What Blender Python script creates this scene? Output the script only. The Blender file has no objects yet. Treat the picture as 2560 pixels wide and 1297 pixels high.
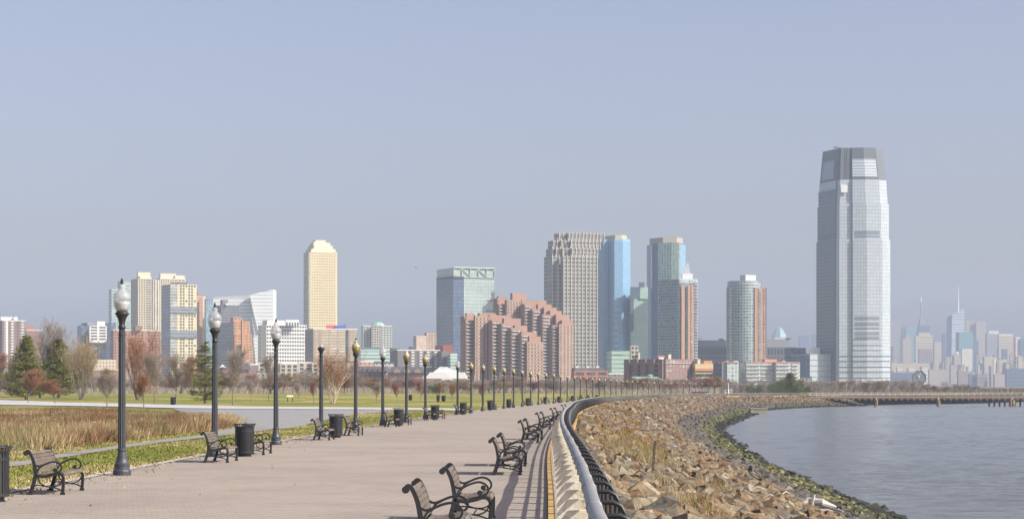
import bpy, math, random
import numpy as np
from mathutils import Vector, noise

random.seed(7)
rng = np.random.default_rng(7)
F, H, CAM = 5200.0, 975.0, 2.0          # focal length in photo pixels, horizon row, eye height in metres
R = math.radians
sc = bpy.context.scene

# ---------------------------------------------------------------- camera, sky, sun, exposure
cam = bpy.data.cameras.new('camera')
cam.sensor_width = 36.0
cam.lens = F / 2560 * 36
cam.shift_y = (H - 648.5) / 2560
cam.clip_start, cam.clip_end = 0.1, 40000
camo = bpy.data.objects.new('camera', cam)
camo.location = (0, 0, CAM)
camo.rotation_euler = (R(90), 0, 0)
sc.collection.objects.link(camo)
sc.camera = camo

SUN = Vector((1.2, -0.5, 1.0)).normalized()      # towards the sun: right of and behind the camera
w = bpy.data.worlds.new('World'); sc.world = w; w.use_nodes = True
nt = w.node_tree; nt.nodes.clear()
sky = nt.nodes.new('ShaderNodeTexSky'); sky.sky_type = 'NISHITA'; sky.sun_disc = False
sky.sun_elevation = math.asin(SUN.z); sky.sun_rotation = math.atan2(SUN.x, SUN.y)
sky.air_density = 1.0; sky.dust_density = 3.0; sky.ozone_density = 2.0; sky.altitude = 0
hs = nt.nodes.new('ShaderNodeHueSaturation'); hs.inputs['Saturation'].default_value = 0.82
tint = nt.nodes.new('ShaderNodeMix'); tint.data_type = 'RGBA'; tint.blend_type = 'MULTIPLY'
tint.inputs[0].default_value = 1.0; tint.inputs[7].default_value = (1.05, 0.96, 1.03, 1)
bg = nt.nodes.new('ShaderNodeBackground'); bg.inputs[1].default_value = 0.122
wo = nt.nodes.new('ShaderNodeOutputWorld')
nt.links.new(sky.outputs[0], hs.inputs['Color']); nt.links.new(hs.outputs[0], tint.inputs[6])
nt.links.new(tint.outputs[2], bg.inputs[0]); nt.links.new(bg.outputs[0], wo.inputs[0])

sl = bpy.data.lights.new('sun', 'SUN'); sl.energy = 5.0; sl.angle = R(0.6); sl.color = (1.0, 0.95, 0.83)
so = bpy.data.objects.new('sun', sl); so.location = (60, -60, 80)
so.rotation_euler = SUN.to_track_quat('Z', 'Y').to_euler(); sc.collection.objects.link(so)

sc.view_settings.view_transform = 'Standard'; sc.view_settings.look = 'None'
sc.view_settings.exposure = 0.35; sc.view_settings.gamma = 1.0
sc.render.engine = 'CYCLES'
sc.cycles.use_denoising = True
sc.cycles.sample_clamp_indirect = 3.0; sc.cycles.max_bounces = 5; sc.cycles.volume_bounces = 0
sc.cycles.transparent_max_bounces = 12

# ---------------------------------------------------------------- helpers
COL = sc.collection
ORG = {}
def PX(px, Y): return (px - 1280) * Y / F
def PZ(py, Y): return CAM - (py - H) * Y / F
def G(px, py, z=0.0):
    Y = (CAM - z) * F / (py - H)
    return PX(px, Y), Y
def lerp(a, b, t): return a + (b - a) * t
def sstep(t): t = max(0.0, min(1.0, t)); return t * t * (3 - 2 * t)
ONES = ['', 'first', 'second', 'third', 'fourth', 'fifth', 'sixth', 'seventh', 'eighth', 'ninth', 'tenth', 'eleventh', 'twelfth', 'thirteenth',
        'fourteenth', 'fifteenth', 'sixteenth', 'seventeenth', 'eighteenth', 'nineteenth']
TENS = ['', '', 'twenty', 'thirty', 'forty', 'fifty', 'sixty', 'seventy', 'eighty', 'ninety']
def ordn(n):
    if n < 20: return ONES[n]
    if n >= 100: return 'one hundred ' + (ordn(n - 100) if n > 100 else '')
    t, o = divmod(n, 10)
    return (TENS[t] + '-' + ONES[o]) if o else TENS[t][:-1] + 'ieth'

def tag(o, label=None, cat=None, group=None, kind=None):
    if label: o['label'] = label
    if cat: o['category'] = cat
    if group: o['group'] = group
    if kind: o['kind'] = kind
    return o
def empty(name, loc=(0, 0, 0), label=None, cat=None, group=None, rz=0.0):
    o = bpy.data.objects.new(name, None); COL.objects.link(o)
    o.location = loc; o.rotation_euler[2] = rz; o.empty_display_size = 0.3
    ORG[o] = Vector(loc)
    return tag(o, label, cat, group)
def link_mesh(name, me, mat, parent=None, smooth=False):
    if mat is not None:
        for m in (mat if isinstance(mat, (list, tuple)) else [mat]): me.materials.append(m)
    if smooth: me.polygons.foreach_set('use_smooth', [True] * len(me.polygons))
    o = bpy.data.objects.new(name, me); COL.objects.link(o)
    ORG[o] = Vector((0, 0, 0))
    if parent is not None:
        o.parent = parent; ORG[o] = ORG[parent].copy()
    return o
class MB:
    def __init__(s): s.v = []; s.f = []; s.uv = []
    def face(s, pts, uvs=None):
        b = len(s.v); s.v += [tuple(p) for p in pts]; s.f.append(tuple(range(b, b + len(pts))))
        s.uv += list(uvs) if uvs else [(0, 0)] * len(pts)
    def prism(s, foot, z0, z1, top=True, u0=0.0, scale=None, bottom=False):
        """walls from a footprint (counter-clockwise) with uv in metres"""
        n = len(foot); u = u0
        cx = sum(p[0] for p in foot) / n; cy = sum(p[1] for p in foot) / n
        sx = scale if scale else 1.0
        ft = [(cx + (p[0] - cx) * sx, cy + (p[1] - cy) * sx) for p in foot]
        for i in range(n):
            a, b = foot[i], foot[(i + 1) % n]; at, bt = ft[i], ft[(i + 1) % n]
            L = math.hypot(b[0] - a[0], b[1] - a[1])
            s.face([(a[0], a[1], z0), (b[0], b[1], z0), (bt[0], bt[1], z1), (at[0], at[1], z1)], [(u, z0), (u + L, z0), (u + L, z1), (u, z1)])
            u += L
        if top: s.face([(p[0], p[1], z1) for p in ft], [(0.01, 0.01)] * n)
        if bottom: s.face([(p[0], p[1], z0) for p in reversed(foot)])
        return s
    def box(s, x0, x1, y0, y1, z0, z1):
        s.prism([(x0, y0), (x1, y0), (x1, y1), (x0, y1)], z0, z1, bottom=True); return s
    def obox(s, c, hx, hy, z0, z1, a):
        ca, sa = math.cos(a), math.sin(a)
        s.prism([(c[0] + ca * x - sa * y, c[1] + sa * x + ca * y) for x, y in ((-hx, -hy), (hx, -hy), (hx, hy), (-hx, hy))], z0, z1, bottom=True); return s
    def tube(s, pts, r, n=8, cap=True):
        pts = [Vector(p) for p in pts]; rings = []
        rs = r if isinstance(r, (list, tuple)) else [r] * len(pts)
        up = Vector((0, 0, 1)); prev = None
        for i, p in enumerate(pts):
            d = (pts[min(i + 1, len(pts) - 1)] - pts[max(i - 1, 0)]).normalized()
            if prev is None:
                ref = up if abs(d.z) < 0.9 else Vector((1, 0, 0))
                a = d.cross(ref).normalized()
            else:
                a = (prev - d * prev.dot(d)).normalized()
            prev = a; b = d.cross(a)
            base = len(s.v)
            for k in range(n):
                t = 2 * math.pi * k / n
                s.v.append(tuple(p + (a * math.cos(t) + b * math.sin(t)) * rs[i]))
            rings.append(base)
        for i in range(len(rings) - 1):
            for k in range(n):
                k2 = (k + 1) % n
                s.f.append((rings[i] + k, rings[i] + k2, rings[i + 1] + k2, rings[i + 1] + k)); s.uv += [(0, 0)] * 4
        if cap:
            s.f.append(tuple(rings[0] + k for k in reversed(range(n)))); s.uv += [(0, 0)] * n
            s.f.append(tuple(rings[-1] + k for k in range(n))); s.uv += [(0, 0)] * n
        return s
    def lathe(s, prof, n=16, c=(0, 0), flute=0.0):
        rings = []
        for r, z in prof:
            base = len(s.v)
            for k in range(n):
                t = 2 * math.pi * k / n
                rr = r * (1 - (flute if k % 2 else 0))
                s.v.append((c[0] + rr * math.cos(t), c[1] + rr * math.sin(t), z))
            rings.append(base)
        for i in range(len(rings) - 1):
            for k in range(n):
                k2 = (k + 1) % n
                s.f.append((rings[i] + k, rings[i] + k2, rings[i + 1] + k2, rings[i + 1] + k)); s.uv += [(0, 0)] * 4
        s.f.append(tuple(rings[0] + k for k in reversed(range(n)))); s.uv += [(0, 0)] * n
        s.f.append(tuple(rings[-1] + k for k in range(n))); s.uv += [(0, 0)] * n
        return s
    def build(s, name, mat, parent=None, smooth=False):
        me = bpy.data.meshes.new(name)
        o = ORG[parent] if parent is not None else Vector((0, 0, 0))
        me.from_pydata([(v[0] - o.x, v[1] - o.y, v[2] - o.z) for v in s.v], [], s.f)
        if s.uv:
            ul = me.uv_layers.new(name='UVMap'); ul.data.foreach_set('uv', np.array(s.uv, dtype=np.float32).ravel())
        me.update()
        return link_mesh(name, me, mat, parent, smooth)
def np_mesh(name, V, Fc, col=None, attr=None):
    """V (N,3), Fc (M,k); col: per-vertex rgb; attr: per-vertex float 'rc'"""
    V = np.asarray(V, np.float32); Fc = np.asarray(Fc, np.int32); k = Fc.shape[1]; M = len(Fc)
    me = bpy.data.meshes.new(name)
    me.vertices.add(len(V)); me.vertices.foreach_set('co', V.ravel())
    me.loops.add(M * k); me.loops.foreach_set('vertex_index', Fc.ravel())
    me.polygons.add(M); me.polygons.foreach_set('loop_start', np.arange(0, M * k, k, dtype=np.int32))
    if col is not None:
        a = me.color_attributes.new('col', 'FLOAT_COLOR', 'POINT')
        a.data.foreach_set('color', np.concatenate([col, np.ones((len(V), 1))], 1).astype(np.float32).ravel())
    if attr is not None:
        a = me.attributes.new('rc', 'FLOAT', 'POINT'); a.data.foreach_set('value', np.asarray(attr, np.float32))
    me.update(calc_edges=True); me.validate(); me.shade_flat()
    return me
def copy_tree(o, parent=None):
    c = o.copy(); COL.objects.link(c); c.parent = parent
    if o in ORG: ORG[c] = ORG[o].copy()
    for ch in list(o.children): copy_tree(ch, c)
    return c

# ---------------------------------------------------------------- materials
class NT:
    def __init__(s, m): s.t = m.node_tree
    def n(s, typ, **kw):
        x = s.t.nodes.new(typ)
        for k, v in kw.items(): setattr(x, k, v)
        return x
    def l(s, a, b): s.t.links.new(a, b)
    def m(s, op, a, b=None, c=None):
        x = s.n('ShaderNodeMath', operation=op)
        for i, v in enumerate((a, b, c)):
            if v is None: continue
            if isinstance(v, (int, float)): x.inputs[i].default_value = v
            else: s.l(v, x.inputs[i])
        return x.outputs[0]
    def mix(s, f, a, b, bt='MIX'):
        x = s.n('ShaderNodeMix', data_type='RGBA', blend_type=bt)
        for i, v in ((0, f), (6, a), (7, b)):
            if isinstance(v, (int, float)): x.inputs[i].default_value = v
            elif isinstance(v, (tuple, list)): x.inputs[i].default_value = (v[0], v[1], v[2], 1)
            else: s.l(v, x.inputs[i])
        return x.outputs[2]
    def noise(s, vec, scale, detail=4, rough=0.55):
        x = s.n('ShaderNodeTexNoise'); x.inputs['Scale'].default_value = scale; x.inputs['Detail'].default_value = detail
        x.inputs['Roughness'].default_value = rough
        if vec is not None: s.l(vec, x.inputs['Vector'])
        return x.outputs['Fac']
    def ramp(s, f, stops, interp='LINEAR'):
        x = s.n('ShaderNodeValToRGB'); cr = x.color_ramp; cr.interpolation = interp
        while len(cr.elements) < len(stops): cr.elements.new(0.5)
        for e, (p, c) in zip(cr.elements, stops): e.position = p; e.color = (c[0], c[1], c[2], 1)
        s.l(f, x.inputs[0]); return x.outputs[0]
def newmat(name):
    m = bpy.data.materials.new(name); m.use_nodes = True
    t = NT(m); b = m.node_tree.nodes['Principled BSDF']
    return m, t, b
MC = {}
def mat(name, col, rough=0.6, metal=0.0, var=0.12, scale=0.5, bump=0.0, bscale=8.0):
    if name in MC: return MC[name]
    m, t, b = newmat(name)
    g = t.n('ShaderNodeNewGeometry').outputs['Position']
    f = t.noise(g, scale)
    c = t.mix(f, tuple(x * (1 - var * 2) for x in col), tuple(min(1, x * (1 + var * 2)) for x in col))
    t.l(c, b.inputs['Base Color']); b.inputs['Roughness'].default_value = rough; b.inputs['Metallic'].default_value = metal
    if bump:
        bn = t.n('ShaderNodeBump'); bn.inputs['Strength'].default_value = bump; bn.inputs['Distance'].default_value = 0.02
        t.l(t.noise(g, bscale), bn.inputs['Height']); t.l(bn.outputs[0], b.inputs['Normal'])
    MC[name] = m; return m
def glassmat(name, col, rough=0.12, var=0.5, scale=0.15, spec=0.6):
    """window glass: the tone wanders from pane to pane (blinds, rooms behind)"""
    if name in MC: return MC[name]
    m, t, b = newmat(name)
    g = t.n('ShaderNodeNewGeometry').outputs['Position']
    mp = t.n('ShaderNodeMapping'); mp.inputs['Scale'].default_value = (1, 1, 1.6); t.l(g, mp.inputs[0])
    f = t.noise(mp.outputs[0], scale, 6, 0.8)
    c = t.ramp(f, [(0.3, tuple(x * (1 - var) for x in col)), (0.55, col), (0.68, tuple(min(0.8, x * (1 + var * 2) + 0.05 * var) for x in col))])
    t.l(c, b.inputs['Base Color']); b.inputs['Roughness'].default_value = rough; b.inputs['Specular IOR Level'].default_value = spec
    MC[name] = m; return m
def facade(name, wall, glass, bay=3.0, fl=3.5, ww=0.6, wh=0.55, rough=0.5, grough=0.1, rnd=0.4, spec=0.6, metal=0.0, patch=0.0, pscale=0.02, patchcol=None):
    """wall with a grid of openings laid out in metres along the wall (u) and up it (v)"""
    if name in MC: return MC[name]
    m, t, b = newmat(name)
    uv = t.n('ShaderNodeUVMap').outputs[0]; sp = t.n('ShaderNodeSeparateXYZ'); t.l(uv, sp.inputs[0])
    su = t.m('DIVIDE', sp.outputs[0], bay); sv = t.m('DIVIDE', sp.outputs[1], fl)
    mu = t.m('LESS_THAN', t.m('ABSOLUTE', t.m('SUBTRACT', t.m('FRACT', su), 0.5)), ww / 2)
    mv = t.m('LESS_THAN', t.m('ABSOLUTE', t.m('SUBTRACT', t.m('FRACT', sv), 0.5)), wh / 2)
    mask = t.m('MULTIPLY', mu, mv)
    cell = t.n('ShaderNodeCombineXYZ'); t.l(t.m('FLOOR', su), cell.inputs[0]); t.l(t.m('FLOOR', sv), cell.inputs[1])
    wn = t.n('ShaderNodeTexWhiteNoise', noise_dimensions='3D'); t.l(cell.outputs[0], wn.inputs['Vector'])
    gc = t.mix(wn.outputs['Value'], tuple(x * (1 - rnd) for x in glass), tuple(min(0.85, x * (1 + rnd)) for x in glass))
    g = t.n('ShaderNodeNewGeometry').outputs['Position']
    wc = t.mix(t.noise(g, 0.05), tuple(x * 0.9 for x in wall), tuple(min(0.85, x * 1.1) for x in wall))
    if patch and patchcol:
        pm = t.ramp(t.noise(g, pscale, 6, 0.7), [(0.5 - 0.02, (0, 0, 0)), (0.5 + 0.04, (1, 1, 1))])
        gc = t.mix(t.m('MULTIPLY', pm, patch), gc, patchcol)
    t.l(t.mix(mask, wc, gc), b.inputs['Base Color'])
    t.l(t.m('MULTIPLY_ADD', mask, grough - rough, rough), b.inputs['Roughness'])
    b.inputs['Specular IOR Level'].default_value = spec; b.inputs['Metallic'].default_value = metal
    MC[name] = m; return m

# ---------------------------------------------------------------- the shore curve (foot of the railing), the lamp row and the water line
def spline(pts, n=12):
    P = [Vector((p[0], p[1], 0)) for p in pts]; P = [P[0] * 2 - P[1]] + P + [P[-1] * 2 - P[-2]]; out = []
    for i in range(1, len(P) - 2):
        for k in range(n):
            t = k / n; a, b, c, d = P[i - 1], P[i], P[i + 1], P[i + 2]
            out.append(0.5 * ((2 * b) + (c - a) * t + (2 * a - 5 * b + 4 * c - d) * t * t + (3 * b - a - 3 * c + d) * t ** 3))
    out.append(P[-2]); return out
FENCE = spline([(0.05, -30), (0.3, -8), (0.66, 15.3), (0.87, 25), (1.1, 38), (1.56, 65), (2.3, 93), (3.46, 127), (6.7, 206), (13.4, 310), (20.4, 382), (29.0, 460), (44.0, 580), (58.5, 648), (80, 715), (105, 772), (126, 806)])
FX = [p.x for p in FENCE]; FY = [p.y for p in FENCE]
def fence_x(Y): return float(np.interp(Y, FY, FX))
ARC = np.concatenate([[0], np.cumsum([math.hypot(FENCE[i + 1].x - FENCE[i].x, FENCE[i + 1].y - FENCE[i].y) for i in range(len(FENCE) - 1)])])
def fence_at(s, u=0.0, z=0.0):
    x = float(np.interp(s, ARC, FX)); y = float(np.interp(s, ARC, FY))
    x2 = float(np.interp(s + 0.5, ARC, FX)); y2 = float(np.interp(s + 0.5, ARC, FY)); x1 = float(np.interp(s - 0.5, ARC, FX)); y1 = float(np.interp(s - 0.5, ARC, FY))
    d = Vector((x2 - x1, y2 - y1, 0)).normalized(); nrm = Vector((d.y, -d.x, 0))
    return Vector((x, y, z)) + nrm * u, math.atan2(d.y, d.x)
LAMP_PX = [305, 537, 690, 803, 889, 957, 1016, 1064, 1106, 1144, 1178, 1207, 1235, 1260, 1284, 1306, 1327, 1346, 1365, 1384, 1401, 1418, 1436, 1451, 1467, 1482, 1498, 1512, 1526,
           1540, 1554, 1567, 1581, 1594, 1608, 1621, 1635, 1649, 1663, 1678, 1693, 1709, 1724, 1739, 1755, 1771, 1786, 1803, 1819, 1836, 1852, 1868, 1885, 1901]
LN = [1, 8, 16, 24, 32, 40, 46, 54]; LZ = [49, 145.5, 255, 376, 508, 650, 728, 812]
LAMPS = [(PX(px, float(np.interp(i + 1, LN, LZ))), float(np.interp(i + 1, LN, LZ))) for i, px in enumerate(LAMP_PX)]
EDGE = [(-9.9, -30), (-9.9, 30)] + [(x - 0.45, y) for x, y in LAMPS] + [(118, 830)]
EY = [p[1] for p in EDGE]; EX = [p[0] for p in EDGE]
def edge_x(Y): return float(np.interp(Y, EY, EX))
WATER_Z = -4.0
WIDTH_Y = [-30, 97, 156, 235, 318, 459, 547, 640, 720, 780, 806]; WIDTH_W = [14.2, 14.2, 14.6, 15.8, 16.6, 21.5, 23.5, 23, 20, 15, 13]
def shore_w(Y): return float(np.interp(Y, WIDTH_Y, WIDTH_W))
def ground_h(X, Y):
    return 0.85 * sstep((Y - 330) / 110) * sstep((edge_x(min(Y, 812)) - X - 25) / 45) if Y < 3000 else 0.85
def GT(px, Y):            # a point on the terrain at picture column px and distance Y
    X = PX(px, Y); return X, Y, ground_h(X, Y)
# ---------------------------------------------------------------- ground, promenade, paths, water
def col_attr_mat(name, rough=0.8, trans=0.0):
    m, t, b = newmat(name)
    a = t.n('ShaderNodeAttribute', attribute_name='col'); t.l(a.outputs['Color'], b.inputs['Base Color'])
    b.inputs['Roughness'].default_value = rough; b.inputs['Specular IOR Level'].default_value = 0.2
    return m
def lawn_mat():
    m, t, b = newmat('lawn grass'); g = t.n('ShaderNodeNewGeometry').outputs['Position']
    mp = t.n('ShaderNodeMapping'); mp.inputs['Scale'].default_value = (1, 0.5, 1); t.l(g, mp.inputs[0])
    f1 = t.noise(mp.outputs[0], 0.045, 5, 0.6); f2 = t.noise(mp.outputs[0], 1.6, 5, 0.7)
    c1 = t.ramp(f1, [(0.36, (0.185, 0.215, 0.045)), (0.5, (0.25, 0.255, 0.065)), (0.6, (0.4, 0.33, 0.15)), (0.72, (0.34, 0.29, 0.13))])
    c2 = t.ramp(f2, [(0.3, (0.5, 0.5, 0.5)), (0.7, (1.25, 1.2, 1.15))])
    t.l(t.mix(1.0, c1, c2, 'MULTIPLY'), b.inputs['Base Color']); b.inputs['Roughness'].default_value = 0.95
    b.inputs['Specular IOR Level'].default_value = 0.1
    bn = t.n('ShaderNodeBump'); bn.inputs['Strength'].default_value = 0.6; bn.inputs['Distance'].default_value = 0.08
    t.l(t.noise(g, 6, 3), bn.inputs['Height']); t.l(bn.outputs[0], b.inputs['Normal'])
    return m
LAWN = lawn_mat()
# one sheet of ground left of the railing, out to the horizon
ys = [-40, -20, 0, 15, 30] + list(np.arange(40, 330, 12)) + list(np.arange(330, 470, 10)) + [490, 530, 580, 640, 700, 760, 806, 830, 870, 910, 950, 1020, 1155, 1300, 1500, 1800, 2400, 3500, 5500, 8300]
rightX = lambda Y: fence_x(Y) + 0.1 if Y <= 806 else float(np.interp(Y, [806, 830, 870, 950, 1155, 1300, 1500, 1501, 24000], [126, 134, 160, 205, 285, 360, 480, 5000, 5000]))
ds = [0, 3, 6, 9, 12, 16, 20, 26, 32, 40, 50, 60, 70, 85, 100, 130, 170, 220, 300, 420, 600, 900, 1500, 2600, 4900]
V = []; Fq = []
for Y in ys:
    rx = rightX(Y)
    for d in ds:
        d2 = d * (2.02 if Y > 1500 else 1.0); V.append((rx - d2, Y, ground_h(rx - d2, Y) - 0.03))
nd = len(ds)
for i in range(len(ys) - 1):
    for j in range(nd - 1): a = i * nd + j; Fq.append((a + nd, a + nd + 1, a + 1, a))
me = np_mesh('ground', V, Fq); tag(link_mesh('ground', me, LAWN, smooth=True), kind='structure', label='green and straw coloured park lawn with brown patches')
water_m, t, b = newmat('river water')
g = t.n('ShaderNodeNewGeometry').outputs['Position']
mp = t.n('ShaderNodeMapping'); mp.inputs['Scale'].default_value = (0.35, 1.0, 1); mp.inputs['Rotation'].default_value = (0, 0, 0.12); t.l(g, mp.inputs[0])
n1 = t.noise(mp.outputs[0], 0.8, 6, 0.68); n2 = t.noise(mp.outputs[0], 0.06, 3, 0.5)
bn = t.n('ShaderNodeBump'); bn.inputs['Strength'].default_value = 1.0; bn.inputs['Distance'].default_value = 0.35
t.l(t.m('MULTIPLY', n1, t.m('MULTIPLY_ADD', n2, 0.8, 0.35)), bn.inputs['Height']); t.l(bn.outputs[0], b.inputs['Normal'])
t.l(t.mix(n2, (0.115, 0.122, 0.124), (0.145, 0.152, 0.154)), b.inputs['Base Color'])
b.inputs['Roughness'].default_value = 0.15; b.inputs['IOR'].default_value = 1.33
# wind ripples as real geometry where the water lies near the camera, a plain sheet beyond
wy = [60.0]
while wy[-1] < 900: wy.append(wy[-1] + max(0.3, min(1.6, (wy[-1] / 100) ** 1.6 * 0.28)))
wy = np.array(wy); wt = np.linspace(0, 1, 620)
WY, WT = np.meshgrid(wy, wt, indexing='ij'); WX = 0.03 * WY + WT * (0.24 * WY + 6)
Hh = np.zeros_like(WX); rw = np.random.default_rng(4)
for k in range(64):
    lam = 0.55 * (5.0 / 0.55) ** rw.random(); an = rw.normal(math.pi / 2, 0.55); amp = 0.0036 * lam ** 0.8
    ph = rw.random() * 6.28; kk = 2 * math.pi / lam
    Hh += amp * np.sin(kk * (WX * math.cos(an) + WY * math.sin(an)) + ph + 1.5 * np.sin(WX * 0.21 * rw.random() + WY * 0.13 * rw.random()))
gust = 0.75 + 0.45 * np.sin(WX * 0.045 + WY * 0.021) * np.sin(WY * 0.033 - WX * 0.02 + 1)
Vw = np.stack([WX, WY, WATER_Z + Hh * gust], 2).reshape(-1, 3); ny, nx = WX.shape
ii = (np.arange(ny - 1)[:, None] * nx + np.arange(nx - 1)[None, :]).ravel()
Fw = np.stack([ii, ii + 1, ii + nx + 1, ii + nx], 1)
tag(link_mesh('river_water', np_mesh('river_water', Vw, Fw), water_m, smooth=True), kind='structure', label='rippled grey blue river water')
mb = MB(); mb.face([(-60, -40, WATER_Z - 0.25), (5000, -40, WATER_Z - 0.25), (5000, 8300, WATER_Z - 0.25), (-60, 8300, WATER_Z - 0.25)])
tag(mb.build('far_water', water_m), kind='structure', label='grey blue water farther out')

def strip_mesh(name, left, right, z, material, label, nseg=None):
    """a sheet between two polylines with the same number of points"""
    mb = MB()
    for i in range(len(left) - 1):
        a, b2, c, d = left[i], right[i], right[i + 1], left[i + 1]
        mb.face([(p[0], p[1], (z(p[0], p[1]) if callable(z) else z)) for p in (a, b2, c, d)])
    return tag(mb.build(name, material), kind='structure', label=label)
# promenade of small pinkish pavers
m, t, b = newmat('pink grey pavers'); g = t.n('ShaderNodeNewGeometry').outputs['Position']
br = t.n('ShaderNodeTexBrick'); br.inputs['Scale'].default_value = 1.0
br.inputs['Brick Width'].default_value = 0.3; br.inputs['Row Height'].default_value = 0.2; br.inputs['Mortar Size'].default_value = 0.012
br.inputs['Color1'].default_value = (0.335, 0.286, 0.238, 1); br.inputs['Color2'].default_value = (0.308, 0.262, 0.219, 1); br.inputs['Mortar'].default_value = (0.24, 0.2, 0.165, 1)
mp = t.n('ShaderNodeMapping'); mp.inputs['Rotation'].default_value = (0, 0, 0.06); t.l(g, mp.inputs[0]); t.l(mp.outputs[0], br.inputs['Vector'])
f = t.noise(g, 0.35, 6, 0.65); f2 = t.noise(g, 3.5, 4, 0.7)
c = t.mix(1.0, br.outputs['Color'], t.ramp(f, [(0.3, (0.84, 0.85, 0.87)), (0.5, (1, 1, 1)), (0.7, (1.08, 1.06, 1.05))]), 'MULTIPLY')
c = t.mix(1.0, c, t.ramp(f2, [(0.3, (0.9, 0.9, 0.9)), (0.7, (1.08, 1.08, 1.08))]), 'MULTIPLY')
vo = t.n('ShaderNodeTexVoronoi'); vo.inputs['Scale'].default_value = 0.45; t.l(g, vo.inputs['Vector'])
sm_ = t.m('LESS_THAN', t.m('ADD', vo.outputs['Distance'], t.m('MULTIPLY', t.noise(g, 4, 4), 0.16)), 0.2)
c = t.mix(t.m('MULTIPLY', sm_, 0.16), c, (0.15, 0.125, 0.1))
c = t.mix(1.0, c, t.ramp(t.noise(g, 0.06, 4, 0.6), [(0.35, (0.93, 0.92, 0.92)), (0.65, (1.05, 1.04, 1.02))]), 'MULTIPLY')
t.l(c, b.inputs['Base Color']); b.inputs['Roughness'].default_value = 0.9
PAVE = m
PY = [-30, 0, 15, 30] + list(np.arange(40, 806, 8)) + [806]
strip_mesh('promenade', [(edge_x(y), y) for y in PY], [(fence_x(y) - 0.45, y) for y in PY], 0.0, PAVE, 'wide promenade of pinkish grey pavers curving along the water')
CONC = mat('pale concrete edging', (0.42, 0.38, 0.33), 0.9, var=0.15, scale=1.5)
strip_mesh('kerb', [(edge_x(y) - 0.32, y) for y in PY], [(edge_x(y), y) for y in PY], 0.012, CONC, 'flush pale concrete strip along the paving edge')
# road, gravel yard and footpaths
ROADM = mat('pale road asphalt', (0.46, 0.45, 0.45), 0.9, var=0.1, scale=0.3)
GRAV = mat('grey gravel', (0.255, 0.25, 0.245), 0.95, var=0.3, scale=1.2, bump=0.4, bscale=9)
PATHM = mat('footpath asphalt', (0.25, 0.23, 0.205), 0.95, var=0.15, scale=0.8)
DIRT = mat('worn dry grass', (0.36, 0.29, 0.2), 0.95, var=0.2, scale=0.3)
def gp(l): return [G(*p) for p in l]
tp = [(-160, 1001.5), (0, 1003.2), (150, 1005.8), (300, 1009), (450, 1012.5), (600, 1015.8), (800, 1018), (1000, 1019.6), (1150, 1021.5)]
bt = [(-160, 1010), (0, 1011.8), (150, 1014.5), (300, 1017), (450, 1021), (600, 1022.4), (800, 1023.6), (1000, 1024.6), (1150, 1026.5)]
TP, BT = gp(tp), gp(bt)
strip_mesh('road', TP, BT, lambda x, y: ground_h(x, y) + 0.06, ROADM, 'pale grey road crossing behind the meadow')
yl = [(430, 1021.5), (500, 1044), (575, 1050), (620, 1060), (560, 1075), (500, 1083)]
yr = [(1010, 1025), (955, 1029), (885, 1035), (825, 1047), (740, 1068), (560, 1090)]
strip_mesh('gravel_yard', gp(yl), gp(yr), 0.02, GRAV, 'dark grey gravel yard tapering between meadow and road')
pl_ = [(-80, 1166), (60, 1154), (137, 1139), (300, 1115), (420, 1098.5), (560, 1082), (640, 1067)]
pr_ = [(-80, 1178), (60, 1166), (150, 1147), (304, 1122), (420, 1106), (575, 1088), (700, 1072)]
strip_mesh('footpath', gp(pl_), gp(pr_), 0.045, PATHM, 'narrow worn asphalt footpath beside the meadow')
strip_mesh('edge_verge', [(edge_x(y) - 1.3 - 0.5 * math.sin(y * 0.7) - 0.3 * math.sin(y * 2.3), y) for y in np.arange(30, 400, 1.5)], [(edge_x(y) - 0.32, y) for y in np.arange(30, 400, 1.5)], 0.0,
           DIRT, 'strip of dry worn grass beside the paving')

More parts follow.
